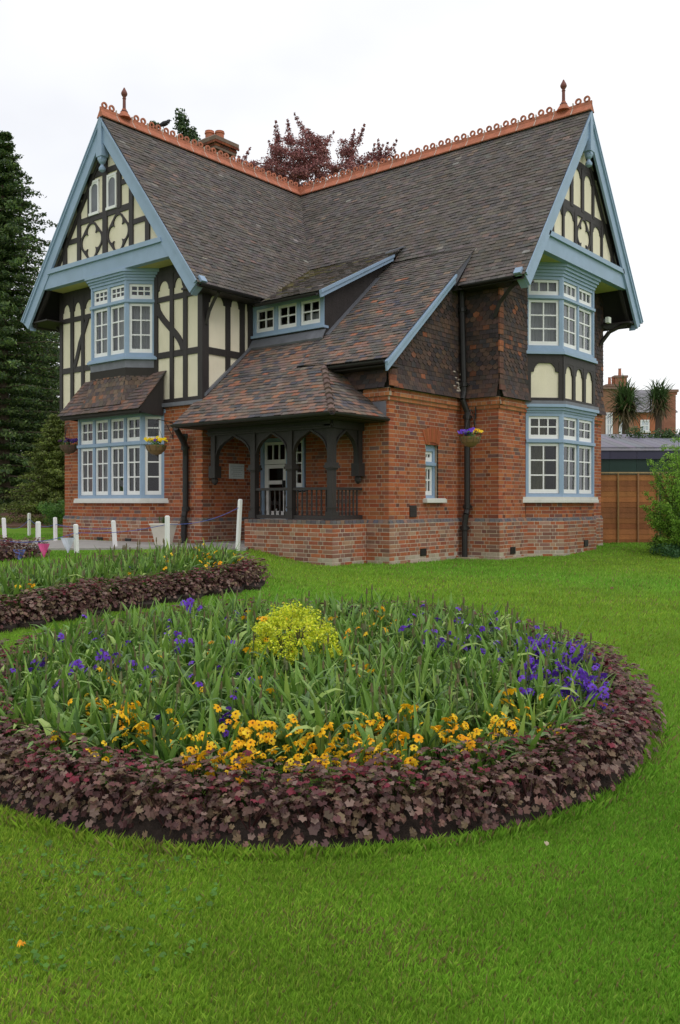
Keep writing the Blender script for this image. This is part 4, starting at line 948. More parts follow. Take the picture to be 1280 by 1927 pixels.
def flower(mb, c, r, col, az, tilt):
    c = np.array(c, float); nr = np.array([math.cos(az)*tilt, math.sin(az)*tilt, 1]); nr /= np.linalg.norm(nr); t = np.cross(nr, [.3,.2,.9]); t /= np.linalg.norm(t); b = np.cross(nr, t)
    for k in range(5):
        a = 2*math.pi*k/5; d = t*math.cos(a)+b*math.sin(a); s_ = t*-math.sin(a)+b*math.cos(a); rr = r*random.uniform(.85, 1.15)
        v = [c, c+d*rr*.55+s_*rr*.42+nr*.004, c+d*rr+s_*rr*.28-nr*.003, c+d*rr-s_*rr*.28-nr*.003, c+d*rr*.55-s_*rr*.42+nr*.004]
        mb.add(v, [[0,1,2,3,4]], vary(col, .12, random))
    mb.add([c+nr*.006+t*.006, c+nr*.006+b*.006, c+nr*.006-t*.006, c+nr*.006-b*.006], [[0,1,2,3]], (.12,.03,.01))
ORANGE = [(.97,.50,.012),(.98,.57,.015),(.94,.41,.01),(.98,.65,.04)]; PURPLE = [(.14,.045,.46),(.10,.03,.36),(.18,.07,.56)]; DARKRED = [(.1,.02,.06),(.14,.04,.12)]
def pansy(rs, cols, nfl, hgt=.17):
    mb = MB()
    for i in range(15):
        az = rs.uniform(0, 6.28); r_ = rs.uniform(.01, .085); z = rs.uniform(.02, hgt*.7); v, f = lobed_leaf(rs.uniform(.014,.026), (math.cos(az)*r_, math.sin(az)*r_, z), (math.cos(az)*.5, math.sin(az)*.5, 1), az, 3, .1)
        mb.add(v, f, vary(GREENS[rs.randrange(5)], .2, rs))
    for i in range(nfl):
        az = rs.uniform(0, 6.28); r_ = rs.uniform(.01, .08); z = rs.uniform(hgt*.75, hgt*1.25); c = (math.cos(az)*r_, math.sin(az)*r_, z)
        mb.bar((c[0]*.4, c[1]*.4, 0), (c[0], c[1], z-.004), .002, (.08,.14,.04), 3); flower(mb, c, rs.uniform(.017,.027), cols[rs.randrange(len(cols))], -math.pi/2+TH+rs.gauss(0,.7), rs.uniform(.5, 1.6))
    return mb
rs = random.Random(3)
def variants(name, fn, n, m): 
    res = []
    for k in range(n):
        d = fn(k).data(); me = mesh_from(name, *d); me.materials.append(m); res.append((me, d))
    return res
VH = variants('heuchera_plant', lambda k: heuchera(rs, 1.0), 12, M['leafgreen'])
VT = variants('tulip_plant', lambda k: tulip(rs, k), 20, M['leafgreen'])
VO = variants('orange_pansy', lambda k: pansy(rs, ORANGE, rs.randint(4, 8), .20), 8, M['petal'])
VO1 = variants('orange_pansy', lambda k: pansy(rs, ORANGE, rs.randint(1, 2), .23), 5, M['petal'])
VP = variants('purple_pansy', lambda k: pansy(rs, PURPLE, rs.randint(3, 6), .20), 7, M['petal'])
VP1 = variants('purple_pansy', lambda k: pansy(rs, PURPLE, rs.randint(1, 3), .20), 5, M['petal'])
VR = variants('dark_pansy', lambda k: pansy(rs, DARKRED, rs.randint(2, 4), .2), 3, M['petal'])
def place(me, name, x, y, z, rz, s, label, cat, group, tilt=(0,0)):
    o = link(name, me); o.location = (x, y, z); o.rotation_euler = (tilt[0], tilt[1], rz); o.scale = (s, s, s*random.uniform(.9, 1.12))
    return tag(o, label, cat, group)
def merge(name, items, m):
    """items: (template data, x, y, z, rz, s) joined into one mesh"""
    Vs, lts, lis, cc = [], [], [], []; n = 0
    for d, x, y, z, rz, s in items:
        V, lt, li, c = d; ca, sa = math.cos(rz), math.sin(rz)
        W = np.stack([(V[:,0]*ca-V[:,1]*sa)*s+x, (V[:,0]*sa+V[:,1]*ca)*s+y, V[:,2]*s+z], 1)
        Vs.append(W); lts.append(lt); lis.append(li+n); cc.append(c*random.uniform(.85, 1.15)); n += len(V)
    me = mesh_from(name, np.vstack(Vs), np.concatenate(lts), np.concatenate(lis), np.vstack(cc)); me.materials.append(m)
    return tag(link(name, me), kind='stuff')
# ------------------------------------------------------------------ round bed
BC = (-.27, 6.03); BR = 2.36
def bedz(r, R_=BR): return .03+.09*(1-min(1, r/R_)**2)
def soil_disc(name, cX, cD, R_, wob=.03):
    mb = MB(); n = 72; rings = [0,.3,.6,.8,.93,1.0]; pts = []
    for k, q in enumerate(rings):
        for i in range(n):
            a = 2*math.pi*i/n; rr = R_*q*(1+wob*math.sin(a*7+1)*.3+random.uniform(-.004,.004)*(q == 1)); x, y, _ = CW(cX+math.cos(a)*rr, cD+math.sin(a)*rr)
            z = float(ground(x, y))+(bedz(R_*q, R_)+random.uniform(-.012,.012) if q < .99 else -.03); pts.append((x, y, z))
    f = []
    for k in range(len(rings)-1):
        for i in range(n): j = (i+1) % n; f.append([k*n+i, k*n+j, (k+1)*n+j, (k+1)*n+i])
    mb.add(pts, f); return tag(obj(name, mb, M['soil'], None, True), kind='structure')
soil_disc('soil', *BC, BR-.035)
def zone(a, row):
    q = (math.degrees(a)+360) % 360
    nm = 'on the right edge' if q < 25 or q > 335 else 'on the back right edge' if q < 70 else 'on the back edge' if q < 110 else 'on the back left edge' if q < 155 else 'on the left edge' if q < 215 else 'on the front left edge' if q < 250 else 'on the front edge' if q < 290 else 'on the front right edge'
    return nm, ('outer row by the lawn' if row == 0 else 'inner row by the tulips')
def tzone(X, D):
    r_ = math.hypot(X+.11, D-.12)
    if r_ < .6: return 'close around the golden shrub'
    s_ = 'left' if X < -.6 else 'right' if X > .6 else 'middle'
    return ('in the front %s of the round bed among pansies' if D < -.9 else 'in the %s of the round bed before the shrub' if D < .1 else 'in the back %s of the round bed beyond the shrub') % s_
for row, (rr, cnt) in enumerate(((BR-.20, 62), (BR-.37, 54))):
    for k in range(cnt):
        a = 2*math.pi*(k+.5*row)/cnt+random.gauss(0, .012)
        if row and math.sin(a) > .2: continue
        a += 0; r_ = rr+random.gauss(0, .02); X, D = BC[0]+math.cos(a)*r_, BC[1]+math.sin(a)*r_
        x, y, _ = CW(X, D); z = float(ground(x, y))+bedz(r_)-.01; me, _ = random.choice(VH)
        far = math.sin(a) > .45
        place(me, 'heuchera_plant', x, y, z, random.uniform(0, 6.28), random.uniform(.92, 1.15)*(1.0 if not far else .9),
              'bronze heuchera %s of the round bed, %s' % zone(a, row), 'plant', 'bronze heuchera edging the round bed, '+zone(a, row)[0]+' '+zone(a, row)[1])
SH = CW(-.31, 6.05)
rest = []; tul = []
g_ = .10
for i in range(-20, 21):
    for j in range(-20, 21):
        X = (i+(.5 if j % 2 else 0))*g_+random.gauss(0, .035); D = j*g_*.9+random.gauss(0, .035); r_ = math.hypot(X, D)
        if r_ > BR-(.36 if D < .5 else .24) or math.hypot(X+.17, D-.22) < .26: continue
        ang = math.atan2(D, X)
        if r_ > BR-.78 and -2.1 < ang < -.8 and random.random() < .68: continue
        tul.append((X, D, r_))
tul.sort(key=lambda t: t[1]); print('tulips', len(tul))
for k, (X, D, r_) in enumerate(tul):
    x, y, _ = CW(BC[0]+X, BC[1]+D); z = float(ground(x, y))+bedz(r_)-.01; me, d = random.choice(VT); s = random.uniform(.88, 1.25); rz = random.uniform(0, 6.28)
    if k < 300: place(me, 'tulip_plant', x, y, z, rz, s, 'faded tulip with green strap leaves '+tzone(X, D), 'tulip plant', 'faded tulips '+tzone(X, D), (random.gauss(0,.1), random.gauss(0,.1)))
    else: rest.append((d, x, y, z, rz, s))
if rest: merge('tulips', rest, M['leafgreen'])
# pansies by zone
def pz_place(X, D, V, nm, lab, grp, s=1.0):
    r_ = math.hypot(X-BC[0], D-BC[1])
    if r_ > BR-.34: return
    x, y, _ = CW(X, D); z = float(ground(x, y))+bedz(r_)-.01; me, _ = random.choice(V); place(me, nm, x, y, z, random.uniform(0, 6.28), s*random.uniform(.85, 1.15), lab, 'flower', grp)
L1 = 'orange pansy cluster in the bright front drift of the round bed'; L2 = 'single orange pansy scattered between tulips in the round bed'; L3 = 'violet pansy cluster at the right side of the round bed'
L4 = 'violet pansy scattered between tulips at the left of the round bed'; L5 = 'violet pansy scattered in the back right of the round bed'; L6 = 'small maroon pansy at the back edge of the round bed'
n = 0
while n < 86:
    a = random.uniform(-2.35, -.62); r_ = BR-random.uniform(.36, .9); X, D = BC[0]+math.cos(a)*r_, BC[1]+math.sin(a)*r_
    dens = 1 if -1.95 < a < -1.2 else .45
    side_ = 'left part' if a < -1.95 else 'thick middle' if a < -1.2 else 'right part'
    if random.random() < dens: pz_place(X, D, VO, 'orange_pansy', 'orange pansy cluster in the %s of the front drift of the round bed' % side_, 'orange pansies, '+side_+' of the front drift'); n += 1
for _ in range(46):
    a = random.uniform(0, 6.28); r_ = random.uniform(.2, BR-.5); pz_place(BC[0]+math.cos(a)*r_*.8+.1, BC[1]+math.sin(a)*r_*.8-.15, VO1, 'orange_pansy', L2, 'scattered orange pansies')
for cX, cD, k_ in ((-.55, 6.9, 12), (.35, 7.1, 8), (.05, 6.4, 5)):
    for _ in range(k_): pz_place(cX+random.gauss(0,.12), cD+random.gauss(0,.14), VO1, 'orange_pansy', L2, 'scattered orange pansies', 1.15)
for _ in range(50):
    a = random.uniform(-.55, .3); r_ = BR-random.uniform(.35, .85); pz_place(BC[0]+math.cos(a)*r_, BC[1]+math.sin(a)*r_, VP, 'purple_pansy', L3, 'violet pansies on the right', 1.1)
for _ in range(48): pz_place(random.uniform(.5, 1.5), random.uniform(5.9, 7.3), VP1, 'purple_pansy', L5, 'violet pansies at the back right', 1.2)
for _ in range(48): pz_place(random.uniform(-2.2, -.5)-.0, random.uniform(4.6, 7.4), random.choice([VP1, VP1, VP1, VP]), 'purple_pansy', L4, 'violet pansies on the left', 1.15)
for _ in range(10): a = random.uniform(1.2, 2.0); pz_place(BC[0]+math.cos(a)*1.55, BC[1]+math.sin(a)*1.55, VR, 'dark_pansy', L6, 'maroon pansies at the back')
# golden shrub
def leaf_cloud(mb, cen, rad, n, size, cols, rs, shell=.55, flat=1.0, zmin=-9, up=.3):
    cen = np.array(cen); g = np.random.default_rng(rs.randrange(10**6)); d = g.normal(size=(n,3)); d /= np.linalg.norm(d,axis=1)[:,None]
    r = shell+(1-shell)*g.random(n)**.6; r = np.where(g.random(n) < .25, g.random(n)**.5, r); P = cen+d*r[:,None]*np.array(rad)
    nr = d+g.normal(size=(n,3))*.6+[0,0,up]; nr /= np.linalg.norm(nr,axis=1)[:,None]; t = np.cross(nr, g.normal(size=(n,3))); t /= np.linalg.norm(t,axis=1)[:,None]; b = np.cross(nr, t)
    s = size*g.uniform(.6,1.3,n)[:,None]
    V = np.stack([P-t*s*.5, P+b*s*.28*flat+nr*s*.08, P+t*s*.5, P-b*s*.28*flat+nr*s*.08], 1).reshape(-1,3); F_ = np.arange(n*4).reshape(n,4)
    C = np.array(cols)[g.integers(0,len(cols),n)]*g.uniform(.75,1.25,n)[:,None]; mb.add(V, F_, C)
sh = empty('golden_shrub', (SH[0], SH[1], float(ground(SH[0], SH[1]))+.08), label='rounded golden yellow shrub standing in the middle of the round flower bed', cat='shrub')
mb = MB(); YC = [(.66,.74,.03),(.78,.80,.05),(.56,.66,.03),(.42,.54,.03),(.85,.82,.08)]
for k in range(190):
    a = rs.uniform(0,6.28); ph = math.acos(rs.uniform(-.1,1)); d = np.array([math.sin(ph)*math.cos(a)*.29, math.sin(ph)*math.sin(a)*.29, .27+math.cos(ph)*.27]); d *= [rs.uniform(.85,1.06)]*3
    leaf_cloud(mb, d, (.042,.042,.04), 40, .018, YC, rs, .2, 1.3)
obj('foliage', mb, M['leafgreen'], sh)
mb = MB()
for k in range(28): a = rs.uniform(0,6.28); r_ = rs.uniform(.03,.2); mb.tube([(0,0,0),(math.cos(a)*r_*.6,math.sin(a)*r_*.6,.2),(math.cos(a)*r_,math.sin(a)*r_,.42)], .004, (.2,.18,.05), 4)
obj('stem', mb, M['leafwood'], sh)
# ------------------------------------------------------------------ second bed on the left
B2 = [(-6.3,7.6),(-3.35,7.75),(-2.75,8.45),(-2.25,9.2),(-1.6,10.2),(-1.1,11.0),(-.95,11.6),(-1.25,12.2),(-2.1,12.5),(-2.9,12.0),(-3.4,11.0),(-4.2,10.2),(-6.3,9.6)]
def inpoly(x, y, P):
    c = False; j = len(P)-1
    for i in range(len(P)):
        if (P[i][1] > y) != (P[j][1] > y) and x < (P[j][0]-P[i][0])*(y-P[i][1])/(P[j][1]-P[i][1])+P[i][0]: c = not c
        j = i
    return c
def dpoly(x, y, P):
    m = 9e9
    for i in range(len(P)):
        a = np.array(P[i]); b = np.array(P[(i+1) % len(P)]); t = max(0, min(1, ((x-a[0])*(b[0]-a[0])+(y-a[1])*(b[1]-a[1]))/((b-a)@(b-a)))); q = a+(b-a)*t; m = min(m, math.hypot(x-q[0], y-q[1]))
    return m
mb = MB()
for i in range(28):
    for j in range(28):
        X0, D0 = -6.4+i*.2, 7.6+j*.2
        if not inpoly(X0+.1, D0+.1, B2): continue
        q = []
        for X, D in ((X0,D0),(X0+.2,D0),(X0+.2,D0+.2),(X0,D0+.2)): x, y, _ = CW(X, D); q.append((x, y, float(ground(x, y))+.05))
        mb.prism(q, (0,0,-.12))
tag(obj('soil', mb, M['soil']), kind='structure')
edge = []
for i in range(len(B2)-1):
    a, b = np.array(B2[i]), np.array(B2[i+1]); n = int(np.linalg.norm(b-a)/.2)
    for k in range(n): edge.append(a+(b-a)*k/n)
cc_ = np.array([-3.0, 10.2])
for row in (0, 1):
    for e in edge:
        if e[0] < -5.8: continue
        d = (cc_-e)/np.linalg.norm(cc_-e); q = e+d*(.15+.2*row)+np.random.default_rng(int(e[0]*1000+9000+row)).normal(0, .02, 2); x, y, _ = CW(*q)
        if row and q[1] > 12: continue
        zn = ('front edge of the left bed, nearest the round bed' if q[1] < 9.6 and q[0] > -3.6 else 'pointed right end of the left bed' if q[0] > -1.9 else 'back edge of the left bed towards the path'); place(random.choice(VH)[0], 'heuchera_plant', x, y, float(ground(x, y))+.04, random.uniform(0,6.28), random.uniform(1.0,1.2), 'bronze purple leafy plant on the '+zn, 'plant', 'bronze heuchera, '+zn)
t2, p2 = [], []
for i in range(66):
    for j in range(60):
        X, D = -6.3+i*.095+random.gauss(0,.03), 7.6+j*.095+random.gauss(0,.03)
        if inpoly(X, D, B2) and dpoly(X, D, B2) > .34: t2.append((X, D))
for X, D in t2:
    if X/D < -.62: continue
    x, y, _ = CW(X, D); t2_ = (random.choice(VT)[1], x, y, float(ground(x, y))+.04, random.uniform(0,6.28), random.uniform(1.15, 1.55)); p2.append(t2_)
merge('tulips', p2, M['leafgreen'])
def edgept(t):
    t *= len(edge)-1; i = int(t); return edge[min(i, len(edge)-1)]
o2 = []
for k in range(34):
    e = edge[random.randrange(int(len(edge)*.1), int(len(edge)*.62))]; d = (cc_-e)/np.linalg.norm(cc_-e); q = e+d*(.42+abs(random.gauss(0,.4))); x, y, _ = CW(*q)
    if q[0]/q[1] < -.45: continue
    v = random.choice(VO if random.random() < .5 else VO1)
    place(v[0], 'orange_pansy', x, y, float(ground(x, y))+.06, random.uniform(0,6.28), random.uniform(1.1,1.4), 'orange pansy among tall green leaves in the smaller left bed', 'flower', 'orange pansies in the left bed')
for k in range(30):
    X, D = random.uniform(-4.5,-2), random.uniform(8.5,12)
    if inpoly(X, D, B2) and dpoly(X, D, B2) > .4: x, y, _ = CW(X, D); place(random.choice(VP1)[0], 'purple_pansy', x, y, float(ground(x, y))+.06, 0, 1.2, 'violet pansy among tall green leaves in the smaller left bed', 'flower', 'violet pansies in the left bed')
# golden shrub of the left bed, half cut by the frame; heuchera beyond it
s2 = sh.copy(); COL.objects.link(s2); x, y, _ = CW(-4.72, 11.2); s2.location = (x, y, float(ground(x, y))+.2); s2['label'] = 'golden yellow shrub at the left bed, cut by the left frame edge'
for c_ in list(sh.children): d_ = c_.copy(); COL.objects.link(d_); d_.parent = s2
for k in range(26):
    X, D = random.uniform(-6.3,-4.9), random.uniform(13.6,14.6); x, y, _ = CW(X, D); place(random.choice(VH)[0], 'heuchera_plant', x, y, float(ground(x, y)), random.uniform(0,6.28), 1.25, 'bronze plant in the far left clump beneath the blue and pink pennants', 'plant', 'bronze heuchera beneath the bunting')
# ------------------------------------------------------------------ grass
def grass(name, n, X0, X1, D0, D1, h, w, seed, cols, keep):
    g = np.random.default_rng(seed); u = g.random(n); D = np.sqrt(D0**2+(D1**2-D0**2)*u) if D1/D0 > 1.2 else g.uniform(D0, D1, n); X = g.uniform(-1, 1, n)*.52*D if not X1 else np.where(g.random(n) < .5, -1, 1)*(.50*D+g.uniform(0, 1, n)*X1)
    k = keep(X, D); X, D = X[k], D[k]; n = len(X); x = CAMP[0]+cs*X-sn*D; y = CAMP[1]+sn*X+cs*D; z = ground(x, y)
    H = h*g.uniform(.5, 1.3, n); az = g.uniform(0, 2*np.pi, n); ln = g.uniform(.1, .9, n)*H; W_ = w*g.uniform(.6, 1.3, n)
    dx, dy = np.cos(az)*ln, np.sin(az)*ln; a2 = TH+g.normal(0, .7, n); px, py = np.cos(a2)*W_/2, np.sin(a2)*W_/2
    V = np.stack([np.stack([x-px, y-py, z-.004], 1), np.stack([x+px, y+py, z-.004], 1), np.stack([x+dx, y+dy, z+H], 1), np.stack([x-px*.75+dx*.35, y-py*.75+dy*.35, z+H*.6], 1)], 1).reshape(-1, 3)
    F_ = np.arange(n*4).reshape(n, 4)
    pat = .5+.5*np.sin(X*3.1+1.7*np.sin(D*4.3+X))*np.sin(D*2.7-X*1.3)*.6+.2*np.sin(X*2.3+np.sin(D*1.9)*2)*np.sin(D*1.6+np.sin(X*1.3)*2); pat2 = .5+.5*np.sin(X*.9+2*np.sin(D*.5)+1)
    C = np.array(cols)[g.integers(0, len(cols), n)]*g.uniform(.75, 1.25, n)[:, None]*(.78+.38*pat[:, None]); C[:, 0] *= (.9+.35*pat2)
    dry = g.random(n) < .07+.16*(pat > .72); C[dry] = np.array([.26,.22,.08])*g.uniform(.7,1.2,dry.sum())[:,None]
    me = mesh_from(name, V, np.full(n, 4), F_.ravel(), C); me.materials.append(M['grassblade']); return tag(link(name, me), kind='stuff')
GC = [(.185,.385,.03),(.205,.415,.036),(.155,.34,.026),(.235,.44,.045),(.19,.39,.03),(.26,.425,.05)]
def outbed(X, D):
    k = np.hypot(X-BC[0], D-BC[1]) > BR-.045
    b2 = np.array([not inpoly(a, b, B2) if (a < -.9 and b > 7) else True for a, b in zip(X, D)]); 
    pathm = (D > 15.6)&(X < -1.7)&(D < 19)
    return k & b2 & ~pathm
def housem(X, D):
    x = CAMP[0]+cs*X-sn*D; y = CAMP[1]+sn*X+cs*D
    return ~(((x < 7.68)&(y > -2.6)&(y < 2.6))|((x < 6.7)&(y > -4.95)&(y < -2))|((x < 6.12)&(y > -5.95)&(x > -2.2)))
gr_ = np.random.default_rng(77)
grass('grass', 225000, 0, 0, 2.3, 5.2, .023, .0038, 1, GC, lambda X, D: outbed(X, D) & (gr_.random(len(D)) < 1-smooth(3.9, 5.2, D)))
grass('grass', 225000, 0, 0, 3.9, 12, .026, .006, 2, GC, lambda X, D: outbed(X, D) & (gr_.random(len(D)) < smooth(3.9, 5.2, D)*(1-smooth(7.5, 12, D))))
grass('grass', 145000, 0, 0, 7.5, 24, .036, .014, 3, GC, lambda X, D: outbed(X, D) & housem(X, D) & (gr_.random(len(D)) < smooth(7.5, 11, D)))
grass('grass', 90000, 0, 4.5, 2.3, 8, .034, .011, 8, GC, outbed)
grass('grass', 70000, 0, 7, 8, 26, .04, .026, 9, GC, lambda X, D: outbed(X, D) & housem(X, D))
# taller fringe at the bed edge
g = np.random.default_rng(5); n = 9000; a = g.uniform(0, 2*np.pi, n); r_ = BR+g.uniform(-.02, .05, n)
def ringkeep(X, D): return np.abs(np.hypot(X-BC[0], D-BC[1])-(BR-.025)) < .035
grass('grass', 400000, 0, 0, 3.4, 8.2, .05, .0045, 6, GC, ringkeep)
# weeds, clover and a fallen pansy petal near the bottom left
mb = MB()
for k in range(420):
    X, D = random.uniform(-1.5, -.45), random.uniform(2.75, 3.9)
    if math.hypot(X-BC[0], D-BC[1]) < BR+.05: continue
    x, y, _ = CW(X, D); v, f = lobed_leaf(random.uniform(.008,.018), (x, y, float(ground(x, y))+random.uniform(.015,.035)), (random.gauss(0,.4), random.gauss(0,.4), 1), random.uniform(0,6.28), 3, .1); mb.add(v, f, vary((.075,.19,.02), .3))
tag(obj('clover', mb, M['leafgreen']), kind='stuff')
def small(name, px, D, cols, label, cat, n=3, s=.016):
    X = (px-640)/1657*D; x, y, _ = CW(X, D); mb = MB()
    for k in range(n):
        v, f = lobed_leaf(s, (random.gauss(0,s*.5), random.gauss(0,s*.5), .03+k*.004), (random.gauss(0,.5), -.6, 1), random.uniform(0,6), 2, .3); mb.add(v, f, vary(cols, .1))
    o = obj(name, mb, M['petal']); o.location = (x, y, float(ground(x, y))); tag(o, label, cat)
small('fallen_petal', 37, 2.93, (.85,.38,.02), 'fallen orange petal lying on the lawn at the bottom left', 'petal', 3, .012)
small('fallen_petal', 1028, 3.78, (.55,.42,.3), 'pale withered petal on the lawn below the right side of the bed', 'petal', 2, .014)
small('fallen_leaf', 1150, 11.5, (.2,.1,.06), 'small brown dead leaf on the lawn in front of the wooden fence', 'leaf', 3, .03)
# ------------------------------------------------------------------ things round the house
def at(px, D, py=None):
    X = (px-640)/1657*D; x, y, _ = CW(X, D)
    return x, y, (float(ground(x, y)) if py is None else 1.15+(944-py)/1657*D)
def basket(px, py, D, cols, name, label, hang_to, sz=.19, wick=(.22,.13,.06)):
    x, y, z = at(px, D, py); e = empty(name, (x, y, z), label=label, cat='hanging basket'); e.scale = (1.15,)*3; mb = MB()
    mb.lathe([(.03,-.17),(.09,-.15),(.15,-.09),(.18,-.02),(.185,0),(.17,0),(.14,-.05)], c=wick, n=16)
    for k in range(9): a = 2*math.pi*k/9; mb.tube([(math.cos(a)*.187, math.sin(a)*.187, 0), (math.cos(a)*.155, math.sin(a)*.155, -.09), (0,0,-.175)], .004, (.1,.07,.04), 4)
    obj('basket', mb, M['generic'], e)
    mb = MB()
    for k in range(90):
        a = random.uniform(0,6.28); r_ = random.uniform(0,.2); v, f = lobed_leaf(random.uniform(.018,.03), (math.cos(a)*r_, math.sin(a)*r_, random.uniform(-.03,.08)), (math.cos(a)*.8, math.sin(a)*.8, .8), a, 3, .1); mb.add(v, f, vary((.06,.13,.03), .3))
    obj('foliage', mb, M['leafgreen'], e)
    mb = MB()
    for k in range(34):
        a = random.uniform(0,6.28); r_ = random.uniform(.02,.2); side = math.cos(a-TH) 
        c = cols(side); flower(mb, (math.cos(a)*r_, math.sin(a)*r_, .07+random.uniform(0,.07)*(1-r_)), random.uniform(.026,.04), c, -math.pi/2+TH+random.gauss(0,.6), random.uniform(.6,1.6))
    obj('flowers', mb, M['petal'], e)
    mb = MB()
    for k in range(3): a = 2*math.pi*k/3+.4; mb.bar((math.cos(a)*.18, math.sin(a)*.18, 0), (0,0,.42), .004, n=4)
    hx, hy, hz = (hang_to[0]-x)/1.15, (hang_to[1]-y)/1.15, (hang_to[2]-z)/1.15
    mb.tube([(0,0,.42),(hx*.1,hy*.1,.46),(hx,hy,.45),(hx,hy,.15)], .008, n=5); mb.tube([(hx*.5,hy*.5,.45),(hx,hy,.2)], .006, n=5)
    obj('hanging_chain', mb, M['black'], e)
YEL = (.85,.62,.01)
basket(885, 822, 16.75, lambda s: random.choice(ORANGE) if s > .5 else random.choice([(.16,.07,.6),(.2,.10,.68)]), 'hanging_basket', 'hanging basket of violet and orange pansies in front of the right black downpipe', (7.0,-2.56,3.0))
basket(294, 838, 17.6, lambda s: YEL if abs(s) > .25 else random.choice(PURPLE), 'hanging_basket', 'wicker hanging basket with yellow and violet pansies before the lower left bay window', (1.75,-5.92,2.9))
basket(130, 838, 20.3, lambda s: random.choice([(.1,.035,.25),(.05,.03,.12),(.09,.02,.1)]), 'hanging_basket', 'dark hanging basket with dull violet flowers on the far left brick corner', (-2.1,-5.95,2.95), wick=(.12,.07,.05))
# planter
x, y, z = at(308, 17.3); e = empty('planter', (x, y, z+.03), rz=.3, label='tall square tapered cream planter by the base of the lower left bay', cat='planter')
mb = MB(); mb.hexa([(-.13,-.13,0),(.13,-.13,0),(.13,.13,0),(-.13,.13,0),(-.21,-.21,.42),(.21,-.21,.42),(.21,.21,.42),(-.21,.21,.42)], (.62,.58,.50)); mb.box(-.225,.225,-.225,.225,.42,.46,(.66,.62,.54)); e.scale = (.88, .88, .92); obj('pot', mb, M['generic'], e)
mb = MB()
for k in range(26): v, f = leaf_strip(random.uniform(.12,.2), .02, random.uniform(0,.6), random.uniform(0,6.28), .7, 3, base=(random.gauss(0,.05), random.gauss(0,.05), .45)); mb.add(v, f, vary((.07,.12,.03), .3))
obj('foliage', mb, M['leafgreen'], e)
# white posts with rope and bunting
posts = [(447,940,16.2,1033,-3,'nearest the brick porch wall'),(315,971,15.2,1052,0,'in front of the cream planter'),(218,980,16.6,1045,4,'in front of the middle of the lower left bay'),(145,987,15.2,1054,2,'standing beside the white pennant'),(105,974,19.0,1042,1,'just left of the house corner'),(72,982,14.6,1054,0,'between the blue and pink pennants'),(55,966,22.5,1018,0,'farthest away on the back lawn edge'),(10,975,18.0,1032,3,'cut close to the left frame edge')]
tops = []
for px, pt, D, pb, ln, lab in posts:
    x, y, z0 = at(px, D); z1 = 1.15+(944-pt)/1657*D; zb = min(z0-.05, 1.15+(944-pb)/1657*D)
    e = empty('marker_post', (x, y, zb), label='white wooden rope post '+lab, cat='post', group='white rope posts'); H = z1-zb; s_ = .03; dx = R(ln)*H*cs*-1; dy = R(ln)*H*sn*-1
    mb = MB(); mb.hexa([(-s_,-s_,0),(s_,-s_,0),(s_,s_,0),(-s_,s_,0),(dx-s_,dy-s_,H-.012),(dx+s_,dy-s_,H-.012),(dx+s_,dy+s_,H-.012),(dx-s_,dy+s_,H-.012)]); obj('stake', mb, M['white'], e)
    mb = MB(); mb.hexa([(dx-s_,dy-s_,H-.0115),(dx+s_,dy-s_,H-.0115),(dx+s_,dy+s_,H-.0115),(dx-s_,dy+s_,H-.0115),(dx-s_*.6,dy-s_*.6,H+.008),(dx+s_*.6,dy-s_*.6,H+.008),(dx+s_*.6,dy+s_*.6,H+.008),(dx-s_*.6,dy+s_*.6,H+.008)]); obj('post_cap', mb, M['white'], e)
    e.rotation_euler = (0,0,0); tops.append(np.array([x+dx*.8, y+dy*.8, z1-.14]))
def rope(a, b, sag, name='rope', label='', r=.0055, col=None, n=14):
    pts = [a+(b-a)*t-np.array([0,0,sag*4*t*(1-t)]) for t in np.linspace(0,1,n)]; o = np.array(pts[0]); mb = MB(); mb.tube([p-o for p in pts], r, n=5); ob = obj(name, mb, M['rope']); ob.location = o; tag(ob, label, 'rope', 'blue ropes between the white posts'); return pts
rope(tops[0], tops[1], .10, label='blue rope sagging between the porch post and the planter post'); rope(tops[1], tops[3], .06, label='blue rope crossing the lower left bay brickwork')
rope(tops[2], tops[4], .05, label='blue rope from the bay post to the house corner post'); rope(tops[4], tops[6], .12, label='blue rope over the path to the farthest post'); rope(tops[6], tops[7], .15, label='blue rope at the left edge over the back lawn')
e_ = np.array(at(-40, 13.9, 1005)); pts = rope(tops[3]-np.array([0,0,.02]), np.array(at(150,14.2,1003)), .01, label='short blue cord carrying the white pennant')
A_, B_ = np.array(at(140, 14.4, 1003)), np.array(at(-60, 13.4, 1000)); pts = rope(A_, B_, .16, label='blue bunting cord carrying the pink and blue pennants')
def pennant(px, D, w, h, col, lab, pyt):
    x, y, z = at(px, D, pyt); mb = MB(); n = 5
    for side in (0, 1):
        for i in range(n):
            a, b = i/n, (i+1)/n; f = lambda t, q: np.array([cs*(t-.5)*w*q, sn*(t-.5)*w*q, -h*(1-q)])+np.array([sn,-cs,0])*(.02*math.sin(t*5+q*3)+side*.003)
            mb.add([f(a,1), f(b,1), f(b,.5) if 1 else 0, f(a,.5)], [[0,1,2,3]], col); mb.add([f(a,.5), f(b,.5), f(b,.02), f(a,.02)], [[0,1,2,3]], col)
    o = obj('pennant', mb, M['petal']); o.location = (x, y, z); tag(o, lab, 'pennant', 'bunting pennants')
pennant(37, 13.9, .21, .19, (.22,.26,.62), 'blue triangular bunting pennant left of the pink one', 1034); pennant(83, 14.1, .20, .23, (.72,.12,.32), 'pink triangular bunting pennant beside a white post', 1023)
pennant(128, 14.3, .24, .25, (.62,.64,.72), 'white triangular bunting pennant in front of the path', 1012); pennant(12, 13.8, .12, .07, (.10,.08,.35), 'dark violet folded pennant at the left end of the bunting', 1033)
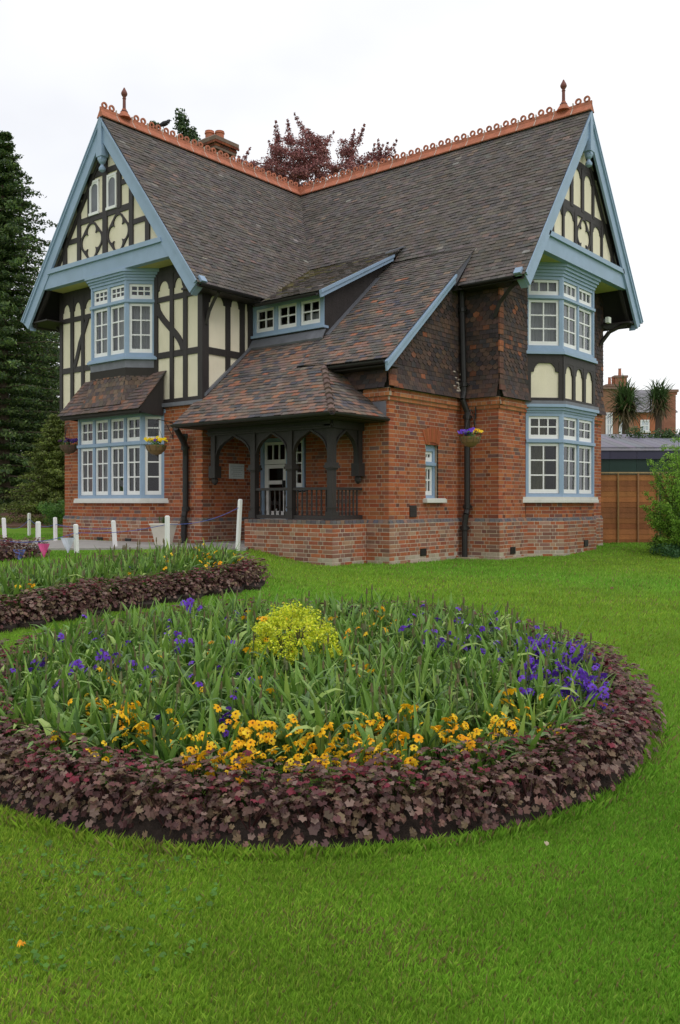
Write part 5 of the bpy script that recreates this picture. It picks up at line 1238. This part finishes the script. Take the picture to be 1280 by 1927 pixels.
# bird on the ridge
b = empty('crow', (0,-4.72,9.84), rz=TH, label='small black crow perched on the left ridge tiles', cat='bird'); sk_ = bpy.data.meshes.new('body')
vs = [(-.20,0,.0),(-.10,0,.03),(0,0,.07),(.08,0,.10),(.115,0,.145),(.14,0,.15)]; rd = [.016,.035,.06,.05,.035,.02]
mb = MB(); 
for i in range(5): mb.bar(vs[i], vs[i+1], rd[i], (.012,.012,.016), 10, rd[i+1])
mb.bar((.14,0,.15),(.185,0,.14), .014, (.02,.02,.02), 6, .003); mb.box(-.02,-.01,-.02,-.01,-.03,.05,(.02,.02,.02)); mb.box(-.02,-.01,.01,.02,-.03,.05,(.02,.02,.02)); mb.hexa([(-.27,-.02,-.01),(-.1,-.05,.03),(-.1,.05,.03),(-.27,.02,-.01),(-.27,-.02,0),(-.1,-.05,.06),(-.1,.05,.06),(-.27,.02,0)],(.012,.012,.018)); bpy.data.meshes.remove(sk_)
obj('body', mb, M['generic'], b, True)
# ------------------------------------------------------------------ fence, shed and shrub on the right
fx0, fx1, FD_ = 6.46, 9.6, 22.2
Ff = frame(*CW(fx0, FD_)[:2], cs, sn, sn, -cs); gz0 = .02
fe = empty('wooden_fence', CW(fx0, FD_, 0), label='brown overlap panel fence with pale vertical battens right of the house', cat='fence')
def sub(o, par): o.parent = par; o.location = -np.array(par.location); return o
W_ = fx1-fx0; nb_ = 13
for pnl in range(2):
    u0 = .03+pnl*1.6
    for k in range(nb_):
        z = gz0+.05+k*.135; mb = MB(); mb.hexa([Ff(u0,.0,z-.01),Ff(u0+1.54,.0,z-.01),Ff(u0+1.54,.018,z-.01),Ff(u0,.018,z-.01),Ff(u0,-.005,z+.14),Ff(u0+1.54,-.005,z+.14),Ff(u0+1.54,.010,z+.14),Ff(u0,.010,z+.14)], vary((.29,.11,.038), .24)); sub(obj('board', mb, M['fence'], fe), fe)
    for j in range(4):
        mb = MB(); u = u0+[.0,.49,.995,1.5][j]; mb.fbox(Ff, u, u+.04, .03, .055, gz0, gz0+1.84, vary((.30,.16,.07) if j not in (0,) else (.18,.09,.04), .1)); sub(obj('batten', mb, M['fence'], fe), fe)
    mb = MB(); mb.fbox(Ff, u0-.02, u0+1.56, -.02, .06, gz0+1.84, gz0+1.875, (.36,.25,.13)); sub(obj('fence_cap', mb, M['fence'], fe), fe)
mb = MB(); mb.fbox(Ff, -.02, .03, -.02, .05, -.05, gz0+1.86, (.07,.045,.03)); sub(obj('fence_post', mb, M['fence'], fe), fe)
sdl = CW(6.0, 24.5, 0); sd = empty('shed', sdl, label='long low shed with dark violet fascia and dark green wall behind the fence', cat='shed'); Fs = frame(*CW(6.0, 24.5)[:2], cs, sn, sn, -cs)
def zz(py, D): return 1.15+(944-py)/1657*D
for i in range(9):
    mb = MB(); mb.fbox(Fs, i*.75, i*.75+.745, -.1, 0, -.2, zz(864,24.5), vary((.010,.032,.025), .15)); sub(obj('wall_panel', mb, M['generic'], sd), sd)
    mb = MB(); mb.fbox(Fs, i*.75, i*.75+.742, -.1, .05, zz(864,24.5), zz(848,24.5), vary((.045,.04,.085), .15)); sub(obj('fascia_panel', mb, M['generic'], sd), sd)
mb = MB(); mb.fbox(Fs, -.02, 6.8, -.12, .08, zz(848,24.5), zz(844,24.5), (.35,.33,.40)); sub(obj('gutter', mb, M['generic'], sd), sd)
mb = MB(); 
for i in range(27): 
    u = i*.25; A = 24.5; mb.hexa([Fs(u,0,zz(843,24.5)),Fs(u+.24,0,zz(843,24.5)),Fs(u+.24,-3.5,zz(826,24.5)+.35),Fs(u,-3.5,zz(826,24.5)+.35),Fs(u,0,zz(841,24.5)),Fs(u+.24,0,zz(841,24.5)),Fs(u+.24,-3.5,zz(826,24.5)+.4),Fs(u,-3.5,zz(826,24.5)+.4)], vary((.17,.165,.20), .1))
sub(obj('roof_sheet', mb, M['generic'], sd), sd)
# grey slate roof beyond the shed
def simple_building(name, label, cat, F, u0, u1, w, z0, z1, wallc, wins=(), winc=(.5,.55,.62), roofh=0, roofc=(.2,.19,.21), chim=(), brick=True):
    o0 = np.array(F(u0, 0, 0)); e = empty(name, tuple(o0), label=label, cat=cat)
    mb = MB(); mb.fbox(F, u0, u1, -w, 0, z0, z1, wallc); sub(obj('wall', mb, M['bgbrick'] if brick else M['generic'], e), e)
    for (a, b_, c, d) in wins:
        mb = MB(); t = .09; mb.fbox(F, a, b_, 0, .05, c, c+t, (.75,.76,.78)); mb.fbox(F, a, b_, 0, .05, d-t, d, (.75,.76,.78)); mb.fbox(F, a, a+t, 0, .048, c+t, d-t, (.75,.76,.78)); mb.fbox(F, b_-t, b_, 0, .048, c+t, d-t, (.75,.76,.78)); mb.fbox(F, (a+b_)/2-.03, (a+b_)/2+.03, 0, .046, c+t, d-t, (.75,.76,.78)); mb.fbox(F, a+t, b_-t, 0, .044, (c+d)/2-.03, (c+d)/2+.03, (.75,.76,.78)); mb.fbox(F, a-.05, b_+.05, 0, .12, c-.1, c, (.6,.6,.58))
        wf = sub(obj('window', mb, M['generic'], e), e)
        mb = MB(); mb.fbox(F, a+t, b_-t, 0, .02, c+t, d-t, winc); p_ = obj('pane', mb, M['darkglass'], wf); p_.location = (0,0,0)
    if roofh:
        mb = MB(); mb.prism([F(u0-.2,.25,z1-.05), F(u0-.2,-w/2,z1+roofh), F(u0-.2,-w-.2,z1-.05)], np.array(F(u1+.2,0,0))-np.array(F(u0-.2,0,0)), roofc); sub(obj('roof', mb, M['bgslate'], e), e)
    for (u, z, h, npot) in chim:
        mb = MB(); mb.fbox(F, u-.4, u+.4, -w/2-.3, -w/2+.3, z, z+h, (.3,.13,.08)); mb.fbox(F, u-.46, u+.46, -w/2-.36, -w/2+.36, z+h, z+h+.15, (.2,.12,.09)); cq = sub(obj('chimney', mb, M['bgbrick'], e), e)
        for k in range(npot):
            c = F(u-.25+.5*(k+.5)/npot*1.0, -w/2, 0); mb = MB(); mb.lathe([(.12,z+h+.15),(.1,z+h+.6),(.13,z+h+.65)], (c[0], c[1], 0), (.4,.14,.08), 8); obj('chimney_pot', mb, M['generic'], cq)
    return e
M['bgbrick'] = mat('distant_brick', attr=True, rough=.95, var=.25, scale=2.5, bump=.2); M['bgslate'] = mat('distant_slate', attr=True, rough=.7, var=.3, scale=1.5, streak=(1,1,4))
M['darkglass'] = mat('distant_glass', attr=True, rough=.15, var=.2, spec=.6)
D1_ = 42; Fb1 = frame(*CW((1120-640)/1657*D1_, D1_)[:2], .985*cs-.17*sn, .985*sn+.17*cs, sn, -cs)
def ub(px, D): return (px-1120)/1657*D
simple_building('brick_building', 'red brick house with tall white sash windows behind the fence, nearest the cottage', 'building', Fb1, ub(1060,D1_), ub(1198,D1_), 7, -.3, zz(732,D1_), (.27,.14,.085),
  [(ub(1113,D1_), ub(1124,D1_), zz(819,D1_), zz(778,D1_)), (ub(1141,D1_), ub(1155,D1_), zz(822,D1_), zz(776,D1_)), (ub(1168,D1_), ub(1186,D1_), zz(822,D1_), zz(780,D1_))], roofh=.0)
e = bpy.data.objects['brick_building']
mb = MB(); mb.fbox(Fb1, ub(1060,D1_), ub(1200,D1_), -7, .12, zz(732,D1_), zz(728,D1_), (.2,.12,.09)); sub(obj('parapet_coping', mb, M['generic'], e), e)
mb = MB(); mb.fbox(Fb1, ub(1117,D1_), ub(1145,D1_), -3, -1, zz(729,D1_), zz(708,D1_), (.16,.13,.12)); sub(obj('roof_dormer', mb, M['bgslate'], e), e)
mb = MB(); mb.fbox(Fb1, ub(1159,D1_), ub(1163,D1_), .05, .3, zz(786,D1_), zz(776,D1_), (.7,.4,.12)); sub(obj('wall_lamp', mb, M['generic'], e), e)
D2_ = 56; Fb2 = frame(*CW((1120-640)/1657*D2_, D2_)[:2], cs, sn, sn, -cs)
simple_building('terraced_house', 'distant slate roofed house with a wide orange brick wall and two chimneys', 'house', Fb2, ub(1150,D2_), ub(1268,D2_), 8, -.3, zz(775,D2_), (.38,.14,.07), [(ub(1205,D2_), ub(1222,D2_), zz(812,D2_), zz(790,D2_))], roofh=1.9, chim=((ub(1187,D2_), zz(775,D2_)+1.6, .5, 2), (ub(1204,D2_), zz(775,D2_)+1.6, 1.1, 1)))
D3_ = 50; Fb3 = frame(*CW((1120-640)/1657*D3_, D3_)[:2], cs, sn, sn, -cs)
simple_building('gable_building', 'narrow brick end wall rising behind the right hand palm', 'building', Fb3, ub(1250,D3_), ub(1272,D3_), 1.0, -.3, zz(742,D3_), (.28,.12,.08), chim=((ub(1264,D3_), zz(742,D3_), .15, 0),))
D4_ = 34; Fb4 = frame(*CW((1120-640)/1657*D4_, D4_)[:2], cs, sn, sn, -cs)
e = empty('outbuilding', CW((1130-640)/1657*D4_, D4_, 0), label='low outbuilding with a pale grey slate roof just beyond the shed', cat='outbuilding')
mb = MB(); mb.fbox(Fb4, ub(1126,D4_), ub(1300,D4_), -5, 0, -.3, zz(842,D4_), (.3,.28,.27)); sub(obj('wall', mb, M['bgbrick'], e), e)
for k in range(7):
    mb = MB(); z0, z1 = zz(843,D4_), zz(808,D4_); t0, t1 = k/7, (k+1)/7; a0, a1 = ub(1130,D4_)+2.0*t0, ub(1130,D4_)+2.0*t1; w0_, w1_ = -3*t0, -3*t1
    mb.hexa([Fb4(a0,w0_,z0+(z1-z0)*t0), Fb4(ub(1310,D4_),w0_,z0+(z1-z0)*t0), Fb4(ub(1310,D4_),w1_,z0+(z1-z0)*t1), Fb4(a1,w1_,z0+(z1-z0)*t1), Fb4(a0,w0_,z0+(z1-z0)*t0+.08), Fb4(ub(1310,D4_),w0_,z0+(z1-z0)*t0+.08), Fb4(ub(1310,D4_),w1_,z0+(z1-z0)*t1+.05), Fb4(a1,w1_,z0+(z1-z0)*t1+.05)], vary((.21,.2,.24), .12)); sub(obj('slate_course', mb, M['bgslate'], e), e)
# ------------------------------------------------------------------ trees
def palm(px, D, pyh, pyb, label, sz=1):
    x, y, z = at(px, D); zh = 1.15+(944-pyh)/1657*D; e = empty('cordyline_palm', (x, y, 0), label=label, cat='palm'); mb = MB()
    mb.tube([(0,0,-.2),(.05,0,zh*.4),(-.03,.03,zh*.75),(0,0,zh)], [.2,.17,.14,.12], n=8); obj('trunk', mb, M['leafwood'], e)
    mb = MB()
    for k in range(520):
        el = rs.uniform(-1.1, 1.45); az = rs.uniform(0,6.28); L = rs.uniform(.6,1.0)*sz; lean = math.pi/2-el
        v, f = leaf_strip(L, .05, max(.05, lean), az, rs.uniform(.1,.9), 3, .3, base=(rs.gauss(0,.12), rs.gauss(0,.12), zh+rs.uniform(-.5,.25))); mb.add(v, f, vary((.07,.12,.04) if el > -.4 else (.13,.10,.05), .35, rs))
    obj('crown', mb, M['leafgreen'], e)
palm(1178, 33, 755, 830, 'spiky cordyline palm with a tall bare trunk, nearer the cottage of the two', .95); palm(1240, 36, 748, 800, 'dark cordyline palm at the right, in front of the slate roofed house', .9)
def tree(name, label, cat, loc, trunk, clumps, cols, n, size, wood=True, trunk_r=.25, mat_='leafgreen', shell=.35, flat=1.2):
    e = empty(name, loc, label=label, cat=cat); mb = MB()
    for (c, r_) in clumps: leaf_cloud(mb, c, r_, int(n*(r_[0]*r_[2])**.9)+10, size, cols, rs, shell, flat)
    obj('crown', mb, M[mat_], e)
    mb = MB(); mb.tube(trunk, [trunk_r*(1-.7*i/(len(trunk)-1)) for i in range(len(trunk))], n=8)
    for (c, r_) in clumps[::max(1, len(clumps)//26)]:
        a = np.array(trunk[min(len(trunk)-1, max(1, int(len(trunk)*.6)))]); mb.tube([a, (a+np.array(c))/2+[0,0,-.1], c], [trunk_r*.3, trunk_r*.18, .02], n=5)
    obj('trunk', mb, M['leafwood'], e); return e
# copper beech behind the roof valley
D = 40; x, y, _ = CW((590-640)/1657*D, D); cl_ = []
for k in range(430):
    a = rs.uniform(0,6.28); r_ = rs.random()**.45*4.1; hh = rs.uniform(0,1); X = math.cos(a)*r_; zc_ = 14.0+hh*3.5*(1-(r_/5.2)**2)+.5*math.sin(a*3+1)
    s_ = rs.uniform(.2,.52); cl_.append(((X*cs-math.sin(a)*r_*.7*sn, X*sn+math.sin(a)*r_*.7*cs, zc_), (s_, s_, s_*.6)))
for k in range(22):      # feathery upright twigs
    X = rs.uniform(-3.6, 3.5); lx, tw_ = rs.uniform(-.16,.16), 0; zt_ = 15.9+1.2*math.cos(X*.45)+rs.uniform(-.3,.9)
    for j in range(5): cl_.append((((X+lx*j)*cs, (X+lx*j)*sn, zt_-.0+j*.2), (.24-.045*j,.24-.045*j,.17-.02*j)))
tree('copper_beech', 'purple leaved copper beech rising behind the valley of the cottage roof', 'tree', (x, y, 0), [(0,0,-.2),(0,0,6),(.1,0,12),(0,.1,15.5)], cl_, [(.28,.10,.10),(.34,.13,.125),(.20,.07,.075),(.40,.18,.16),(.14,.06,.05)], 1500, .095, trunk_r=.2, shell=.1)
# conifer tips behind the left ridge
D = 36; x, y, _ = CW((325-640)/1657*D, D); cl_ = []
for X, zt in ((-.75,16.6),(.35,17.0),(.85,16.3),(-.35,16.0),(1.2,15.6),(.1,15.9)):
    for j in range(16):
        t = j/15; r_ = .12+.55*t; z = zt-2.6*t
        for q_ in range(3): a = rs.uniform(0,6.28); cl_.append(((X*cs+math.cos(a)*r_*.6, X*sn+math.sin(a)*r_*.6, z+rs.uniform(-.1,.1)), (.24+.2*t, .24+.2*t, .16)))
tree('conifer', 'green conifer tips showing above the left ridge beside the chimney', 'tree', (x, y, 0), [(0,0,-.2),(0,0,8),(0,0,15.8)], cl_, [(.045,.085,.03),(.06,.11,.035),(.09,.14,.04),(.03,.06,.025)], 600, .12, trunk_r=.3, shell=.2)
# big conifers at the left
def conifer(name, label, px, D, ztop, zlow, rb, cols, nl, leaf=.16, seed=1, droop=.25, tiers=34, per=13):
    r2 = random.Random(seed); x, y, z0 = at(px, D); e = empty(name, (x, y, z0), label=label, cat='conifer'); mb = MB(); wd = MB(); wd.tube([(0,0,-.2),(0,0,ztop*.5),(0,0,ztop-.3)], [.35,.2,.03], n=8)
    for k in range(tiers):
        t = (k+.5)/tiers; z = ztop-(ztop-zlow)*t; L = rb*(t**.75)*r2.uniform(.7,1.15)+.15
        for j in range(per):
            az = 2*math.pi*j/per+r2.uniform(-.25,.25)+k*.7; LL = L*r2.uniform(.55,1.25); d = np.array([math.cos(az), math.sin(az), 0]); m = 7
            wd.tube([(0,0,z+.2), tuple(d*LL*.6+[0,0,z+.05]), tuple(d*LL+[0,0,z-droop*LL*.3+.15])], [.04,.02,.006], n=4)
            for q_ in range(m):
                s_ = (q_+.8)/m; c = d*LL*s_+np.array([0,0,z+.12*math.sin(s_*3)-droop*LL*s_**2*.5+(.22*s_**3)]); rr = .16+.26*(1-abs(s_-.55))*min(1, L/2.5)
                leaf_cloud(mb, c, (rr, rr, rr*.42), int(nl*rr*3), leaf, cols if r2.random() > .3 else [tuple(v*1.5 for v in q__) for q__ in cols], r2, .2, .75, up=.5)
    obj('crown', mb, M['leafgreen'], e); obj('trunk', wd, M['leafwood'], e); return e
CC = [(.045,.085,.022),(.03,.06,.02),(.07,.115,.028),(.10,.15,.035)]
conifer('conifer_tree', 'tall dark conifer with feathery tips at the left frame edge', 5, 37, 16.3, .6, 5.2, CC, 24, .17, 1)
conifer('conifer_tree', 'shorter dark conifer directly left of the cottage, below the tall one', 72, 41, 10.2, .5, 3.6, CC, 24, .17, 2, tiers=26)
conifer('conifer_tree', 'yellowish green conical conifer beside the cottage corner', 108, 31, 3.75, .35, 1.5, [(.13,.16,.03),(.16,.2,.04),(.10,.13,.025),(.07,.10,.02)], 40, .10, 3, tiers=22, per=10)
# woodland mass closing the view at the left
mb = MB()
for k in range(150):
    X = rs.uniform(-30,-11.5); D = rs.uniform(44,50); z = rs.uniform(0,5.5) if k > 40 else rs.uniform(0,2.5); x, y, _ = CW(X, D); leaf_cloud(mb, (x,y,z), (1.5,1.5,1.1), 180, .3, CC, rs, .3)
tag(obj('woodland', mb, M['leafgreen']), kind='stuff')
# border at the back of the left lawn: earth, bronze, lime and green plants
bd = []
for k in range(44):
    px = rs.uniform(-30, 118); D = rs.uniform(30, 34); kind = 0 if px < 28 else 1; x, y, z = at(px, D); bd.append((px, D, kind, x, y, z))
for px, D, kind, x, y, z in bd:
    mb = MB(); s_ = rs.uniform(.25,.4); leaf_cloud(mb, (0,0,s_*.6), (s_,s_,s_*.6), 260, .06, [(.13,.05,.05),(.09,.04,.04)] if kind == 0 and D > 31.5 else ([(.22,.25,.05),(.28,.3,.07),(.15,.2,.04)] if D < 32.5 else [(.1,.04,.045),(.07,.03,.03)]), rs, .5)
    o = obj('border_plant', mb, M['leafgreen']); o.location = (x, y, z)
    tag(o, 'low lime green plant in the border behind the left lawn' if (D < 32.5 and not (kind == 0 and D > 31.5)) else 'low dark bronze plant in the border behind the left lawn', 'plant', 'lime plants in the far border' if (D < 32.5 and not (kind == 0 and D > 31.5)) else 'bronze plants in the far border')
mb = MB()
for i in range(20):
    X0 = -14+i*.45; q = [CW(X0,29.6), CW(X0+.45,29.6), CW(X0+.45,36), CW(X0,36)]; mb.prism([(a,b,float(ground(a,b))+.05+.5*(k_ > 1)) for k_, (a,b,_) in enumerate(q)], (0,0,-.5))
tag(obj('earth_bank', mb, mat('bank_earth', (.13,.07,.045), rough=1, var=.3, scale=2, bump=.5)), kind='structure')
x, y, z = at(104, 27); mb = MB()
for k in range(16): leaf_cloud(mb, (rs.gauss(0,.3), rs.gauss(0,.25), rs.uniform(.25,.75)), (.28,.28,.2), 150, .07, [(.09,.19,.03),(.12,.24,.04),(.06,.14,.03)], rs, .3)
e = empty('shrub', (x, y, z), label='bright green leafy shrub at the foot of the left conifers', cat='shrub'); obj('foliage', mb, M['leafgreen'], e); mb = MB(); mb.tube([(0,0,0),(.1,0,.6)], .02); mb.tube([(0,0,0),(-.2,.1,.5)], .02); obj('stem', mb, M['leafwood'], e)
# feathery shrub at the right frame edge
x, y, z = at(1303, 18.5); e = empty('feathery_shrub', (x, y, z), label='large bright green feathery shrub in front of the fence at the right frame edge', cat='shrub'); mb = MB(); wd = MB()
GB = [(.22,.42,.04),(.28,.5,.06),(.15,.30,.03),(.34,.55,.08),(.10,.2,.03)]
for k in range(150):
    az = rs.uniform(0,6.28); el = rs.uniform(.05,1.4); L = rs.uniform(.9,1.35)*(1.0+1.25*math.sin(el)**2)*.98; d = np.array([math.cos(az)*math.cos(el)*.72, math.sin(az)*math.cos(el)*.72, math.sin(el)])
    pts = [d*L*t+np.array([0,0,-.12*t*t*L+.12*t]) for t in (0,.35,.7,1.0)]; wd.tube(pts, [.02,.012,.007,.003], n=4)
    for q_ in range(9):
        t = .22+.78*(q_+1)/9; c = d*L*t+np.array([0,0,-.12*t*t*L+.12*t]); rr = .13*(1.25-t*.75)+.02; leaf_cloud(mb, c, (rr,rr,rr*.8), 44, .05, GB if t > .5 else GB[2:], rs, .1, .7)
for k in range(60): a = rs.uniform(0,6.28); r_ = rs.random()**.5*.75; leaf_cloud(mb, (math.cos(a)*r_, math.sin(a)*r_, rs.uniform(.1,1.6)*(1-r_*.5)), (.26,.26,.22), 70, .05, [(.045,.09,.02),(.06,.12,.025),(.09,.17,.03)], rs, .2)
obj('foliage', mb, M['leafgreen'], e); obj('stem', wd, M['leafwood'], e)
x, y, z = at(1262, 18.0); mb = MB()
for k in range(14): leaf_cloud(mb, (rs.uniform(-.5,.5)*cs, rs.uniform(-.4,.4), rs.uniform(.06,.2)), (.2,.2,.12), 120, .045, [(.03,.09,.03),(.05,.12,.04),(.06,.15,.05)], rs, .3)
o = obj('low_shrub', mb, M['leafgreen']); o.location = (x, y, z); tag(o, 'low dark green ground shrub at the foot of the feathery shrub', 'shrub')
# hedge glimpses above the shed and a far tree line on the right
mb = MB(); x, y, z = at(1225, 27)
for k in range(30): X = rs.uniform(-1.1,1.4); leaf_cloud(mb, (X*cs, X*sn, rs.uniform(2.7,3.2)), (.3,.3,.2), 110, .08, [(.07,.13,.03),(.05,.1,.03)], rs, .3)
for k in range(14): X = rs.uniform(-1.0,1.3); leaf_cloud(mb, (X*cs, X*sn, rs.uniform(0,2.6)), (.35,.35,.5), 90, .1, [(.05,.1,.03)], rs, .3)
o = obj('hedge', mb, M['leafgreen']); o.location = (x, y, z); tag(o, 'dark green hedge top showing above the shed between the palm trunks', 'hedge')
x, y, _ = CW((1160-640)/1657*160, 160); z = 1.15+(944-597)/1657*160
e = empty('gull', (x, y, z), rz=TH, label='tiny grey bird flying in the white sky right of the cottage', cat='bird'); mb = MB(); mb.bar((-.45,0,0),(.45,0,.05),.13,(.3,.3,.32),8,.08); obj('body', mb, M['generic'], e)
mb = MB(); mb.hexa([(-.2,0,.05),(.15,0,.05),(.1,-1,.35),(-.2,-1,.35),(-.2,0,.09),(.15,0,.09),(.1,-1,.37),(-.2,-1,.37)],(.35,.35,.37)); mb.hexa([(-.2,0,.05),(.15,0,.05),(.1,1,.35),(-.2,1,.35),(-.2,0,.09),(.15,0,.09),(.1,1,.37),(-.2,1,.37)],(.35,.35,.37)); obj('wing', mb, M['generic'], e)
